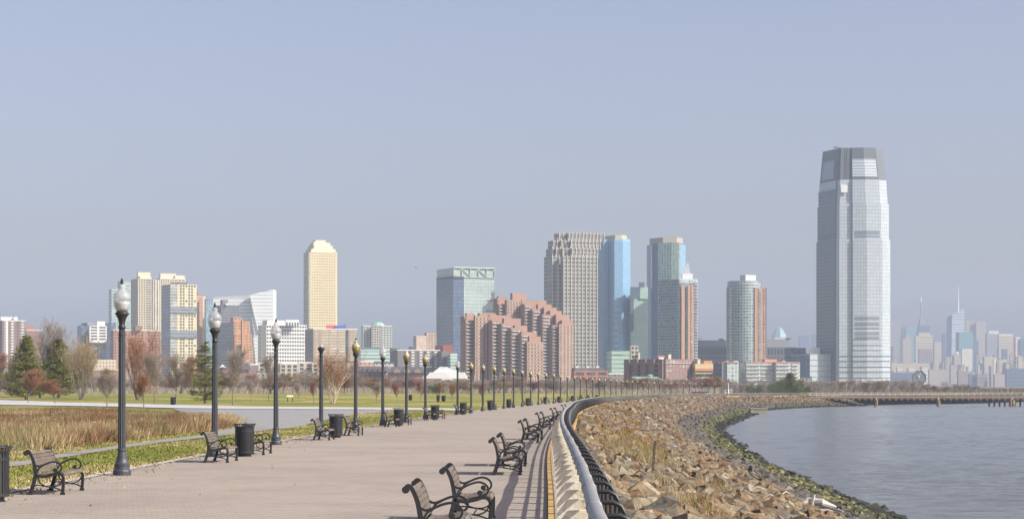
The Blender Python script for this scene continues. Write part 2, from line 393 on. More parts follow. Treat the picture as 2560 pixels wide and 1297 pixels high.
# rocky slope between railing and water
def slope_z(f, u):   # f: 0 at the railing, 1 at the water line
    return -0.12 - 3.88 * f ** 1.05
ROCKSTOPS = [(0.0, (0.30, 0.20, 0.12)), (0.14, (0.42, 0.31, 0.2)), (0.3, (0.47, 0.38, 0.27)), (0.42, (0.40, 0.21, 0.09)), (0.5, (0.31, 0.29, 0.26)), (0.62, (0.52, 0.43, 0.32)),
             (0.74, (0.37, 0.26, 0.16)), (0.84, (0.25, 0.24, 0.225)), (0.93, (0.58, 0.5, 0.4)), (1.0, (0.66, 0.62, 0.55))]
def rock_mat(name, individual):
    m, t, b = newmat(name); ge = t.n('ShaderNodeNewGeometry'); g = ge.outputs['Position']
    if individual: r = t.n('ShaderNodeObjectInfo').outputs['Random']
    elif individual is None: 
        vo = t.n('ShaderNodeTexVoronoi'); vo.inputs['Scale'].default_value = 1.5; t.l(g, vo.inputs['Vector'])
        sp0 = t.n('ShaderNodeSeparateColor'); t.l(vo.outputs['Color'], sp0.inputs[0]); r = sp0.outputs[0]
    else: r = t.n('ShaderNodeAttribute', attribute_name='rc').outputs['Fac']
    rr = t.m('ADD', r, t.m('MULTIPLY', t.m('SUBTRACT', t.noise(g, 2.2, 3), 0.5), 0.25))
    c = t.ramp(rr, [(p, (cc[0] * 0.44, cc[1] * 0.425, cc[2] * 0.37)) for p, cc in ROCKSTOPS])
    c = t.mix(1.0, c, t.ramp(t.noise(g, 9, 5, 0.7), [(0.3, (0.38, 0.34, 0.3)), (0.5, (1.0, 1.0, 1.0)), (0.72, (1.35, 1.32, 1.28))]), 'MULTIPLY')
    c = t.mix(1.0, c, t.ramp(t.noise(g, 0.7, 5, 0.7), [(0.33, (0.6, 0.5, 0.42)), (0.52, (1.0, 1.0, 1.0)), (0.7, (1.12, 1.12, 1.12))]), 'MULTIPLY')
    sp = t.n('ShaderNodeSeparateXYZ'); t.l(g, sp.inputs[0])
    z = t.m('ADD', sp.outputs[2], t.m('MULTIPLY', t.m('SUBTRACT', t.noise(g, 0.5, 4), 0.5), 0.9))
    tide = t.m('LESS_THAN', z, -2.35); weed = t.m('LESS_THAN', z, -3.08); wet = t.m('LESS_THAN', z, -3.5)
    c = t.mix(t.m('MULTIPLY', tide, 0.9), c, (0.085, 0.078, 0.068))
    wv = t.ramp(t.noise(g, 3.2, 4, 0.7), [(0.42, (0.025, 0.027, 0.014)), (0.53, (0.095, 0.095, 0.03)), (0.64, (0.27, 0.25, 0.1))])
    c = t.mix(weed, c, wv); c = t.mix(wet, c, (0.018, 0.019, 0.014))
    t.l(c, b.inputs['Base Color']); b.inputs['Roughness'].default_value = 0.85
    bn = t.n('ShaderNodeBump'); bn.inputs['Strength'].default_value = 0.5; bn.inputs['Distance'].default_value = 0.04
    t.l(t.noise(g, 12, 4, 0.7), bn.inputs['Height']); t.l(bn.outputs[0], b.inputs['Normal'])
    return m
ROCK_ONE, ROCK_MANY, ROCK_BED = rock_mat('boulder stone', True), rock_mat('riprap stone', False), rock_mat('slope stone', None)
srows = np.concatenate([np.arange(0, 120, 0.8), np.arange(120, 260, 1.6), np.arange(260, ARC[-1], 4.0), [ARC[-1]]])
nf = 34; V = []; Fq = []
for s in srows:
    p0, a = fence_at(s); wd = shore_w(p0.y); d = Vector((math.sin(a), -math.cos(a), 0))
    for j in range(nf):
        f = j / (nf - 1) * 1.18
        q = p0 + d * (0.4 + wd * f)
        z = slope_z(f, 0) - 0.2 + 0.22 * noise.noise(Vector((q.x * 0.9, q.y * 0.9, 3))) + 0.2 * noise.noise(Vector((q.x * 0.25, q.y * 0.25, 9)))
        if j == 0: z = -0.2
        V.append((q.x, q.y, z))
for i in range(len(srows) - 1):
    for j in range(nf - 1): a = i * nf + j; Fq.append((a, a + 1, a + nf + 1, a + nf))
tag(link_mesh('embankment', np_mesh('embankment', V, Fq), ROCK_BED), kind='structure', label='stony bank sloping from the railing to the water')
# second bank beyond the pier
B2 = [(118, 812), (128, 826), (150, 862), (194, 945), (235, 1050), (271, 1155), (330, 1290), (420, 1400), (520, 1500), (4990, 1502)]
V = []; Fq = []
B2d = spline(B2[:9], 8) + [Vector((4990, 1502, 0))]
for i, p in enumerate(B2d):
    q = B2d[min(i + 1, len(B2d) - 1)]; pr = B2d[max(i - 1, 0)]; d = (q - pr).normalized(); nrm = Vector((-d.y, d.x, 0))
    for j, (u, z) in enumerate(((-4, -5), (0, -4), (4, -3.2), (8, -2.2), (13, -1.0), (18, -0.1), (190, 0.0))):
        V.append((p.x + nrm.x * u, p.y + nrm.y * u, z + 0.25 * noise.noise(Vector((p.x * .3, p.y * .3, u)))))
for i in range(len(B2d) - 1):
    for j in range(6): a = i * 7 + j; Fq.append((a, a + 7, a + 8, a + 1))
tag(link_mesh('far_bank', np_mesh('far_bank', V, Fq), ROCK_BED), kind='structure', label='low stony bank behind the pier')

# boulders
def rock_proto(seed):
    import bmesh
    r = random.Random(seed); bm = bmesh.new()
    ax, ay, az = r.uniform(0.42, 0.55), r.uniform(0.3, 0.45), r.uniform(0.2, 0.34)
    for sx in (-1, 1):
        for sy in (-1, 1):
            for sz in (-1, 1):
                k = 1.0
                if r.random() < 0.3:                         # a corner broken off
                    bm.verts.new((sx * ax * 0.55, sy * ay * 0.95, sz * az * 0.9)); bm.verts.new((sx * ax, sy * ay * 0.5, sz * az * 0.75)); continue
                bm.verts.new((sx * ax * r.uniform(0.65, 1.05), sy * ay * r.uniform(0.65, 1.08), sz * az * r.uniform(0.65, 1.1)))
    bm.verts.new((r.uniform(-.2, .2), r.uniform(-.2, .2), az * r.uniform(1.0, 1.35)))
    bmesh.ops.convex_hull(bm, input=list(bm.verts))
    loose = [v for v in bm.verts if not v.link_faces]
    for v in loose: bm.verts.remove(v)
    bmesh.ops.triangulate(bm, faces=bm.faces[:]); bm.verts.index_update()
    V = np.array([v.co[:] for v in bm.verts]); Fc = np.array([[v.index for v in f.verts] for f in bm.faces]); bm.free(); return V, Fc
PROT = [rock_proto(100 + i) for i in range(14)]
def rotm(ax, ay, az):
    cx, sx, cy, sy, cz, sz = math.cos(ax), math.sin(ax), math.cos(ay), math.sin(ay), math.cos(az), math.sin(az)
    return np.array([[cz, -sz, 0], [sz, cz, 0], [0, 0, 1]]) @ np.array([[cy, 0, sy], [0, 1, 0], [-sy, 0, cy]]) @ np.array([[1, 0, 0], [0, cx, -sx], [0, sx, cx]])
def scatter(n, s0, s1, smin, smax, fmax=1.06, power=1.0, fmin=0.02):
    out = []
    for _ in range(n):
        s = s0 + (s1 - s0) * random.random() ** power; f = random.uniform(fmin, fmax)
        p0, a = fence_at(s); wd = shore_w(p0.y); q = p0 + Vector((math.sin(a), -math.cos(a), 0)) * (0.4 + wd * f)
        sz = smin + (smax - smin) * random.random() ** 3.6
        out.append((q.x, q.y, slope_z(f, 0) - 0.02 * sz, sz, f))
    return out
RK = scatter(9000, 42, 90, 0.1, 0.24, power=1.0) + scatter(17000, 42, 135, 0.16, 0.72, power=1.15) + scatter(9500, 130, 280, 0.28, 0.9) + scatter(4200, 280, 560, 0.5, 1.15) + scatter(2600, 560, ARC[-1] - 2, 0.6, 1.2) \
    + scatter(2600, 100, 620, 0.5, 1.2, 1.09, fmin=0.9) + scatter(900, 60, 160, 0.4, 0.9, 1.08, fmin=0.9)
def seen(r):
    px = 1280 + r[0] / r[1] * F; py = H + (CAM - r[2]) / r[1] * F
    return -20 < px < 2600 and py < 1330
RK = [r for r in RK if r[1] > 10 and seen(r)]
RK.sort(key=lambda r: -r[3] / r[1])
pm = []
for i, (V_, F_) in enumerate(PROT):
    me = np_mesh('boulder', V_, F_); me.materials.append(ROCK_ONE); pm.append(me)
for x, y, z, s, f in RK[:290]:
    o = bpy.data.objects.new('boulder', random.choice(pm)); COL.objects.link(o)
    o.location = (x, y, z); k = s; o.scale = (k * random.uniform(0.9, 1.25), k * random.uniform(0.8, 1.1), k * random.uniform(0.8, 1.15))
    o.rotation_euler = (random.uniform(-0.7, 0.7), random.uniform(-0.6, 0.6), random.uniform(0, 6.28))
    tag(o, 'angular tan or rusty boulder in the foreground of the stony bank', 'boulder', 'boulders in the foreground of the stony bank')
VV, FF, RC, base = [], [], [], 0
for x, y, z, s, f in RK[290:]:
    V_, F_ = random.choice(PROT)
    M_ = rotm(random.uniform(-0.8, 0.8), random.uniform(-0.7, 0.7), random.uniform(0, 6.28))
    P = (V_ * np.array([s * random.uniform(0.9, 1.2), s, s * random.uniform(0.8, 1.15)])) @ M_.T + np.array([x, y, z])
    VV.append(P); FF.append(F_ + base); base += len(P); RC.append(np.full(len(P), random.random()))
tag(link_mesh('riprap_stones', np_mesh('riprap_stones', np.concatenate(VV), np.concatenate(FF), attr=np.concatenate(RC)), ROCK_MANY), kind='stuff',
    label='countless smaller tan, rusty and weed covered stones on the bank')

# ---------------------------------------------------------------- blades: meadow, verge, weeds on the bank
def inpoly(P, poly):
    x, y = P[:, 0], P[:, 1]; inside = np.zeros(len(P), bool); j = len(poly) - 1
    for i in range(len(poly)):
        xi, yi = poly[i]; xj, yj = poly[j]
        c = ((yi > y) != (yj > y)) & (x < (xj - xi) * (y - yi) / (yj - yi + 1e-12) + xi); inside ^= c; j = i
    return inside
def blades(P, hmin, hmax, wd, pal_fn, lean=0.35, z=None):
    n = len(P); h = rng.uniform(hmin, hmax, n); a = rng.uniform(0, 2 * np.pi, n); l = rng.normal(0, lean, n) * h; la = rng.uniform(0, 2 * np.pi, n)
    zz = np.zeros(n) if z is None else z
    dx, dy = np.cos(a) * wd * 0.5, np.sin(a) * wd * 0.5
    v0 = np.stack([P[:, 0] - dx, P[:, 1] - dy, zz], 1); v1 = np.stack([P[:, 0] + dx, P[:, 1] + dy, zz], 1)
    v2 = np.stack([P[:, 0] + np.cos(la) * l, P[:, 1] + np.sin(la) * l, zz + h], 1)
    V = np.stack([v0, v1, v2], 1).reshape(-1, 3); Fc = np.arange(3 * n).reshape(-1, 3)
    c = pal_fn(P, h); C = np.repeat(c, 3, axis=0); return V, Fc, C
def nz(P, s, o=0.0): return np.array([noise.noise(Vector((p[0] * s, p[1] * s * 0.6, o))) for p in P])
BLADE = col_attr_mat('dry grass blades')
poly = gp([(-90, 1132), (137, 1124), (300, 1104), (420, 1088), (540, 1074), (598, 1061), (560, 1053), (450, 1047), (270, 1040), (0, 1038), (-90, 1037)])
xs = [p[0] for p in poly]; ysn = [p[1] for p in poly]
P = np.stack([rng.uniform(min(xs), max(xs), 900000), rng.uniform(min(ysn), max(ysn), 900000)], 1); P = P[inpoly(P, poly)][:230000]
def meadow_pal(P, h):
    a = nz(P, 0.16); b2 = nz(P, 0.5, 5.0); back = (P[:, 1] - 66) / 80
    straw = np.array([0.42, 0.335, 0.19]); rust = np.array([0.21, 0.12, 0.062]); olive = np.array([0.19, 0.185, 0.08]); brown = np.array([0.15, 0.085, 0.045]); tan = np.array([0.3, 0.215, 0.118])
    k = a + b2 * 0.7 - back * 0.45 + 0.12 + rng.normal(0, 0.22, len(P))
    c = np.where(k[:, None] > 0.22, straw, np.where(k[:, None] > 0.02, tan, np.where(k[:, None] > -0.2, rust, brown)))
    g = (nz(P, 0.3, 11.0) + rng.normal(0, 0.15, len(P))) > 0.27
    c[g] = olive
    return c * rng.uniform(0.7, 1.25, (len(P), 1))
NC = 7000; cidx = rng.choice(len(P), NC, replace=False); CP_ = P[cidx]
ccol = meadow_pal(CP_, None) * 1.12; chh = np.clip(0.5 + 0.3 * nz(CP_, 0.12, 20.0) + rng.normal(0, 0.12, NC), 0.2, 1.0)
red = rng.random(NC) < 0.006; ccol[red] = np.array([0.5, 0.1, 0.04]) * rng.uniform(0.7, 1.2, (int(red.sum()), 1))
pick = rng.integers(0, NC, 240000); off = rng.normal(0, 0.24, (240000, 2)); Pb = CP_[pick] + off
V, Fc, C = blades(Pb, 0.75, 1.15, 0.028, lambda P_, h: ccol[pick] * rng.uniform(0.7, 1.3, (len(P_), 1)), 0.25)
V[2::3, 2] *= chh[pick]; V[2::3, :2] += off * 0.5
tag(link_mesh('tall_meadow_grass', np_mesh('tall_meadow_grass', V, Fc, C), BLADE), kind='stuff', label='tall dry rust and straw coloured meadow grass')
# fluffy pale seed heads standing out of the meadow
P2 = P[rng.choice(len(P), 150, replace=False)]; VV, FF = [], []; base = 0
sV, sF = PROT[0]
for p in P2:
    k = rng.uniform(0.05, 0.12) ; VV.append(sV * np.array([k * 1.6, k * 1.6, k]) + np.array([p[0], p[1], rng.uniform(0.35, 0.7)])); FF.append(sF + base); base += len(sV)
    
seed_m = mat('pale seed heads', (0.4, 0.37, 0.28), 0.9)
tag(link_mesh('seed_heads', np_mesh('seed_heads', np.concatenate(VV), np.concatenate(FF)), seed_m), kind='stuff', label='pale fluffy seed heads among the meadow grass')
# short verge grass beside the paving
n = 150000; Y = 33 + 190 * rng.random(n) ** 1.5; X = np.interp(Y, EY, EX) - 0.35 - rng.random(n) ** 1.2 * (np.where(Y < 75, 6.5, 12) )
P = np.stack([X, Y], 1)
def verge_pal(P, h):
    dd = np.interp(P[:, 1], EY, EX) - P[:, 0]; a = 0.55 * nz(P, 0.22, 3.0) + 0.2 * nz(P, 0.9, 8.0) + rng.normal(0, 0.07, len(P)) - 0.3 * np.exp(-dd / 0.9) + 0.11 - 0.055 * np.maximum(0, dd - 2.5)
    g = np.array([0.19, 0.205, 0.05]); y = np.array([0.28, 0.26, 0.09]); s = np.array([0.42, 0.34, 0.19])
    c = np.where(a[:, None] > 0.02, g, np.where(a[:, None] > -0.14, y, s)); return c * rng.uniform(0.75, 1.2, (len(P), 1))
keep = ~inpoly(P, gp(pl_ + pr_[::-1])) & ~inpoly(P, gp(yl + yr[::-1])) & ~inpoly(P, TP + BT[::-1]); P = P[keep]
V, Fc, C = blades(P, 0.03, 0.085, 0.05, verge_pal)
tag(link_mesh('verge_grass', np_mesh('verge_grass', V, Fc, C), BLADE), kind='stuff', label='short green and straw grass beside the promenade')
# leaves blown against the paving edge
n = 2600; Y = 34 + 130 * rng.random(n) ** 1.4; X = np.interp(Y, EY, EX) - 0.1 + np.abs(rng.normal(0, 0.55, n)) * np.where(rng.random(n) < 0.04, 5, 1) - 0.25
a = rng.uniform(0, 6.28, n); r_ = rng.uniform(0.015, 0.035, n); Pq = np.stack([X, Y, np.full(n, 0.018)], 1)
e1 = np.stack([np.cos(a) * r_, np.sin(a) * r_, rng.uniform(0, 0.02, n)], 1); e2 = np.stack([-np.sin(a) * r_ * 0.7, np.cos(a) * r_ * 0.7, rng.uniform(0, 0.02, n)], 1)
V = np.stack([Pq + e1, Pq + e2, Pq - e1, Pq - e2], 1).reshape(-1, 3); C = np.repeat(np.array([[0.27, 0.18, 0.1], [0.36, 0.27, 0.15], [0.2, 0.14, 0.09]])[rng.integers(0, 3, n)], 4, axis=0)
tag(link_mesh('fallen_leaves', np_mesh('fallen_leaves', V, np.arange(4 * n).reshape(-1, 4), C), BLADE), kind='stuff', label='small dry fallen leaves along the paving edge')
# dry weeds on the bank
def bank_point(px, py):
    for Yt in np.arange(30, 800, 0.5):
        X = PX(px, Yt); z = PZ(py, Yt); f = (X - fence_x(Yt) - 0.4) / shore_w(Yt)
        if f > 0 and z <= slope_z(min(f, 1.1), 0): return X, Yt, slope_z(f, 0)
    return None
WV, WF, WC, base = [], [], [], 0
spots = [(1555, 1035, 2.2, 600, 1), (1540, 1030, 1.8, 300, 0), (1570, 1062, 2.0, 500, 1), (1560, 1085, 1.6, 500, 1), (1535, 1100, 1.3, 350, 0), (1600, 1115, 1.5, 450, 1), (1560, 1128, 1.5, 450, 0), (1625, 1140, 1.1, 300, 0),
         (1600, 1160, 0.9, 260, 2), (1560, 1150, 0.9, 200, 2), (1640, 1165, 0.9, 200, 2), (1740, 1285, 0.7, 200, 0), (1790, 1235, 0.7, 120, 0), (1650, 1225, 0.4, 60, 2), (1520, 1045, 2.0, 200, 0), (1590, 1022, 2.5, 250, 1), (1480, 1060, 1.2, 120, 0), (1660, 1110, 1.0, 160, 0)]
for px, py, rad, n, kind in spots:
    c0 = bank_point(px, py)
    if not c0: continue
    n = int(n * 1.7)
    Pn = np.stack([c0[0] + rng.normal(0, rad * 0.5, n), c0[1] + rng.normal(0, rad * 1.2, n)], 1)
    zz = np.array([slope_z(max(0.0, min(1.0, (p[0] - fence_x(p[1]) - 0.4) / shore_w(p[1]))), 0) for p in Pn])
    pal = [np.array([0.33, 0.22, 0.1]), np.array([0.3, 0.15, 0.06]), np.array([0.36, 0.28, 0.15])][kind]
    V, Fc, C = blades(Pn, 0.25, 0.75, 0.006 + c0[1] * 0.00018, lambda P, h: np.where(rng.random((len(P), 1)) < 0.25, np.array([0.26, 0.27, 0.08]), pal) * rng.uniform(0.6, 1.3, (len(P), 1)), 0.5, zz)
    WV.append(V); WF.append(Fc + base); WC.append(C); base += len(V)
tag(link_mesh('dry_weeds', np_mesh('dry_weeds', np.concatenate(WV), np.concatenate(WF), np.concatenate(WC)), BLADE), kind='stuff', label='dry orange brown weeds growing between the stones')
# ---------------------------------------------------------------- railing along the water
BLK = mat('dark painted iron', (0.024, 0.025, 0.028), 0.45, 0.0, var=0.15, scale=3)
IRON = mat('lamp post paint', (0.048, 0.054, 0.064), 0.45, 0.0, var=0.12, scale=3)
m, t, b = newmat('galvanised rail'); g = t.n('ShaderNodeNewGeometry').outputs['Position']
t.l(t.ramp(t.noise(g, 2.5, 6, 0.7), [(0.3, (0.2, 0.2, 0.2)), (0.6, (0.27, 0.27, 0.27)), (0.75, (0.34, 0.335, 0.33))]), b.inputs['Base Color'])
b.inputs['Metallic'].default_value = 0.15; b.inputs['Roughness'].default_value = 0.5; RAILM = m
m, t, b = newmat('weathered concrete post'); g = t.n('ShaderNodeNewGeometry').outputs['Position']
c = t.ramp(t.noise(g, 4, 6, 0.75), [(0.3, (0.28, 0.24, 0.16)), (0.42, (0.64, 0.58, 0.44)), (0.6, (0.82, 0.76, 0.62)), (0.75, (0.5, 0.44, 0.33))])
t.l(c, b.inputs['Base Color']); b.inputs['Roughness'].default_value = 0.9
bn = t.n('ShaderNodeBump'); bn.inputs['Strength'].default_value = 0.4; bn.inputs['Distance'].default_value = 0.01; t.l(t.noise(g, 30, 4), bn.inputs['Height']); t.l(bn.outputs[0], b.inputs['Normal'])
POSTM = m
m, t, b = newmat('ochre edge blocks'); uv = t.n('ShaderNodeUVMap').outputs[0]; sp = t.n('ShaderNodeSeparateXYZ'); t.l(uv, sp.inputs[0])
fr = t.m('FRACT', t.m('DIVIDE', sp.outputs[0], 0.62)); jn = t.m('LESS_THAN', fr, 0.09)
cx = t.n('ShaderNodeCombineXYZ'); t.l(t.m('FLOOR', t.m('DIVIDE', sp.outputs[0], 0.62)), cx.inputs[0]); wn = t.n('ShaderNodeTexWhiteNoise'); t.l(cx.outputs[0], wn.inputs['Vector'])
t.l(t.mix(jn, t.mix(wn.outputs['Value'], (0.42, 0.2, 0.06), (0.52, 0.36, 0.12)), (0.05, 0.04, 0.03)), b.inputs['Base Color']); b.inputs['Roughness'].default_value = 0.9
OCHRE = m
rail = empty('railing', fence_at(30)[0], 'curving railing of grey pipe, pale concrete posts and dark hoops along the water', 'railing')
S = list(np.arange(0, ARC[-1], 2.0))
hr = MB(); hr.tube([fence_at(s, 0, 1.0)[0] + Vector((0, 0, 0.012 * math.sin(s * 0.9))) for s in np.arange(0, ARC[-1], 1.2)], 0.068, 12)
hrail = hr.build('handrail', RAILM, rail, smooth=True)
for s in np.arange(1.5, 160, 2.9):                          # sleeve joints of the pipe
    j = MB(); j.tube([fence_at(s - 0.07, 0, 1.0)[0] + Vector((0, 0, 0.012 * math.sin(s * 0.9))), fence_at(s + 0.07, 0, 1.0)[0] + Vector((0, 0, 0.012 * math.sin(s * 0.9)))], 0.074, 12)
    j.build('joint_sleeve', RAILM, hrail, smooth=True)
for k, (u, z) in enumerate(((0.04, 0.18), (0.04, 0.36), (0.04, 0.54), (0.04, 0.72))):
    q = MB(); q.tube([fence_at(s, u, z)[0] for s in S], 0.027, 6); q.build('rail', BLK, rail)
q = MB(); q.uv = []
u = 0
ss = np.arange(0, ARC[-1], 1.0)
for i in range(len(ss) - 1):
    sec = [(-0.44, 0.0), (-0.44, 0.07), (-0.34, 0.07), (-0.34, 0.0)], [(0.34, -0.15), (0.34, 0.06), (0.46, 0.06), (0.46, -0.4)]
    for sc_ in sec:
        for k in range(3):
            a = [fence_at(ss[i], *sc_[k])[0], fence_at(ss[i + 1], *sc_[k])[0], fence_at(ss[i + 1], *sc_[k + 1])[0], fence_at(ss[i], *sc_[k + 1])[0]]
            q.face(a, [(ss[i], 0), (ss[i + 1], 0), (ss[i + 1], 1), (ss[i], 1)])
q.build('edge_blocks', OCHRE, rail)
q = MB()
for i in range(len(ss) - 1):
    q.face([fence_at(ss[i], -0.34, 0.01)[0], fence_at(ss[i], 0.34, 0.01)[0], fence_at(ss[i + 1], 0.34, 0.01)[0], fence_at(ss[i + 1], -0.34, 0.01)[0]])
q.build('footing', mat('dark footing', (0.1, 0.09, 0.08), 0.9), rail)
def post_mb(s, mb):
    p, a = fence_at(s)
    d = Vector((math.cos(a), math.sin(a), 0)); nn = Vector((d.y, -d.x, 0))
    prof = [(-0.33, 0.0), (-0.33, 0.68), (-0.22, 0.83), (-0.02, 0.84), (-0.02, 0.0)]
    A = [p + nn * u + Vector((0, 0, z)) - d * 0.07 for u, z in prof]; B = [p + nn * u + Vector((0, 0, z)) + d * 0.07 for u, z in prof]
    mb.face(A); mb.face(B[::-1])
    for k in range(5): mb.face([A[k], B[k], B[(k + 1) % 5], A[(k + 1) % 5]])
def hoop_mb(s, mb, n=8):
    prof = [(-0.01, 0.9), (0.08, 0.965), (0.2, 0.965), (0.27, 0.93), (0.315, 0.85), (0.33, 0.72), (0.33, 0.4), (0.33, -0.1)]
    mb.tube([fence_at(s, u, z)[0] for u, z in prof], 0.024, n)
ps = [ARC[0] + 1.0 + k * 2.05 for k in range(int((ARC[-1] - 2) / 2.05))]
i0 = next(i for i, s in enumerate(ps) if s > 38)
near = ps[i0:i0 + 100]; rest = ps[:i0] + ps[i0 + 100:]
for s in near:
    q = MB(); post_mb(s, q); q.build('post', POSTM, rail)
    q = MB(); hoop_mb(s + 1.1, q); q.build('hoop', BLK, rail, smooth=True)
q = MB(); q2 = MB()
for s in rest: post_mb(s, q); hoop_mb(s + 1.1, q2, 5)
tag(q.build('post', POSTM, rail), kind='stuff'); tag(q2.build('hoop', BLK, rail, smooth=True), kind='stuff')

# ---------------------------------------------------------------- lamp posts
def lampglass(name, col, rough, alpha):
    m, t, b = newmat(name)
    g = t.n('ShaderNodeNewGeometry').outputs['Position']
    b.inputs['Base Color'].default_value = (*col, 1); b.inputs['Roughness'].default_value = rough; b.inputs['Alpha'].default_value = alpha
    b.inputs['Coat Weight'].default_value = 0.6; b.inputs['Coat Roughness'].default_value = 0.08
    b.inputs['Subsurface Weight'].default_value = 0.0
    return m
GL_W = lampglass('ribbed clear lamp glass', (0.5, 0.5, 0.51), 0.25, 0.5)
GL_D = lampglass('milky lamp glass', (0.75, 0.75, 0.72), 0.35, 0.8)
GL_G = lampglass('amber lamp glass', (0.2, 0.135, 0.035), 0.25, 0.93)
GL_GT = lampglass('painted sunlit amber glass', (0.42, 0.36, 0.18), 0.22, 0.95)  # paler tone paints sunlight onto the upper half of the amber globe
BASE = [(0.215, 0), (0.215, 0.10), (0.2, 0.13), (0.18, 0.15), (0.175, 0.22), (0.185, 0.24), (0.185, 0.27), (0.155, 0.3), (0.125, 0.38), (0.108, 0.5), (0.1, 0.56)]
SHAFT = [(0.094, 0.56), (0.092, 1.2), (0.084, 2.2), (0.074, 3.45)]
CAP = [(0.088, 3.45), (0.09, 3.49), (0.072, 3.52), (0.075, 3.6), (0.1, 3.69), (0.14, 3.76), (0.165, 3.79), (0.165, 3.82), (0.13, 3.83), (0.13, 3.86)]
G1 = [(0.13, 3.86), (0.165, 3.92), (0.192, 4.01), (0.205, 4.1)]
G2 = [(0.207, 4.1), (0.207, 4.19), (0.188, 4.26), (0.14, 4.315), (0.09, 4.35), (0.075, 4.385), (0.095, 4.425), (0.085, 4.46), (0.03, 4.5)]
FIN = [(0.03, 4.5), (0.045, 4.52), (0.028, 4.55), (0.038, 4.58), (0.015, 4.63)]
def lamp(kind):
    r = empty('street_lamp')
    MB().lathe(BASE, 20).build('base', IRON, r, smooth=False)
    MB().lathe([(r_, z) for r_, z in SHAFT], 24, flute=0.16).build('shaft', IRON, r)
    q = MB().lathe([(0.1, 0.56), (0.112, 0.58), (0.112, 0.61), (0.098, 0.63)], 20); q.lathe([(0.088, 3.3), (0.088, 3.33)], 16); q.build('collar', IRON, r)
    MB().lathe(CAP, 20).build('capital', BLK, r, smooth=True)
    if kind != 'bare':
        gw = kind.startswith('white')
        gl = MB().lathe(G1, 24).build('globe', GL_W if gw else GL_G, r, smooth=True)
        gt = MB().lathe(G2, 24).build('globe_top', GL_W if gw else GL_GT, gl, smooth=True)
        if gw:
            MB().lathe([(0.1, 3.87), (0.14, 3.93), (0.165, 4.02), (0.165, 4.07), (0.05, 4.075)], 20).build('reflector', GL_D, gl, smooth=True)
        if kind in ('white', 'gold'): MB().lathe(FIN, 10).build('finial', BLK, r, smooth=True)
    else: MB().lathe([(0.09, 3.86), (0.07, 3.93), (0.03, 3.97)], 12).build('bulb_holder', mat('dull metal', (0.4, 0.4, 0.4), 0.4), r, smooth=True)
    return r
protos = {}
kinds = {1: 'white', 2: 'white', 3: 'white', 4: 'bare', 5: 'gold', 6: 'white_nofin', 7: 'gold_nofin', 8: 'gold', 10: 'white_nofin', 11: 'gold_nofin', 40: 'white_nofin', 44: 'white_nofin'}
desc = {'white': 'clear glass globe and finial', 'bare': 'missing globe', 'gold': 'amber globe', 'white_nofin': 'whitish globe, no finial', 'gold_nofin': 'amber globe, no finial'}
for i, (x, y) in enumerate(LAMPS):
    n = i + 1
    if n == 9: continue
    k = kinds.get(n, 'gold')
    if k not in protos: protos[k] = o = lamp(k)
    else: o = copy_tree(protos[k])
    m_ = n if n < 9 else n - 1
    o.location = (x, y, 0.0); o.rotation_euler[2] = i * 0.7
    if n in (5, 12, 17): o.rotation_euler[0] = 0.008
    tag(o, 'dark lamp post with %s, %s from the left on the promenade' % (desc[k], ordn(m_)), 'street lamp', 'lamp posts along the promenade')
for i, px in enumerate([2011, 2028, 2047, 2063, 2081, 2096, 2115, 2133, 2150, 2163, 2186, 2207, 2239]):
    Y = 1180 + (i * 53 % 60)
    o = copy_tree(protos['white_nofin']); o.location = (PX(px, Y), Y, 0.0)
    tag(o, 'small distant lamp post behind the pier, %s from the left there' % ordn(i + 1), 'street lamp', 'distant lamp posts behind the pier')

# ---------------------------------------------------------------- benches
m, t, b = newmat('weathered bench wood'); g = t.n('ShaderNodeTexCoord').outputs['Object']
mp = t.n('ShaderNodeMapping'); mp.inputs['Scale'].default_value = (6, 0.7, 6); t.l(g, mp.inputs[0])
t.l(t.ramp(t.noise(mp.outputs[0], 2.2, 6, 0.7), [(0.25, (0.06, 0.045, 0.034)), (0.5, (0.125, 0.1, 0.08)), (0.75, (0.21, 0.175, 0.14))]), b.inputs['Base Color']); b.inputs['Roughness'].default_value = 0.8
WOOD = m
def rib(mb, pts, y, wx, wy, closed=False):
    """a flat cast bar following a profile in the x-z plane; wx thickness in the plane, wy across"""
    P = spline([(p[0], p[1]) for p in pts], 5); n = len(P); wl = wx if isinstance(wx, (list, tuple)) else [wx, wx]
    L = []
    for i, p in enumerate(P):
        d = (P[min(i + 1, n - 1)] - P[max(i - 1, 0)]).normalized(); nn = Vector((-d.y, d.x, 0)); h = lerp(wl[0], wl[1], i / (n - 1)) / 2
        a, c = p + nn * h, p - nn * h
        L.append([(a.x, y - wy / 2, a.y), (a.x, y + wy / 2, a.y), (c.x, y + wy / 2, c.y), (c.x, y - wy / 2, c.y)])
    for i in range(n - 1):
        for k in range(4): k2 = (k + 1) % 4; mb.face([L[i][k], L[i][k2], L[i + 1][k2], L[i + 1][k]])
    mb.face(L[0][::-1]); mb.face(L[-1])
def disc(mb, x, z, r, y, wy, n=14):
    A = [(x + r * math.cos(2 * math.pi * k / n), y - wy / 2, z + r * math.sin(2 * math.pi * k / n)) for k in range(n)]; B = [(p[0], y + wy / 2, p[2]) for p in A]
    mb.face(A); mb.face(B[::-1])
    for k in range(n): mb.face([A[(k + 1) % n], A[k], B[k], B[(k + 1) % n]])
BACKP = [(0.1, 0.38), (0.088, 0.5), (0.06, 0.66), (0.01, 0.78), (-0.04, 0.835), (-0.085, 0.82)]
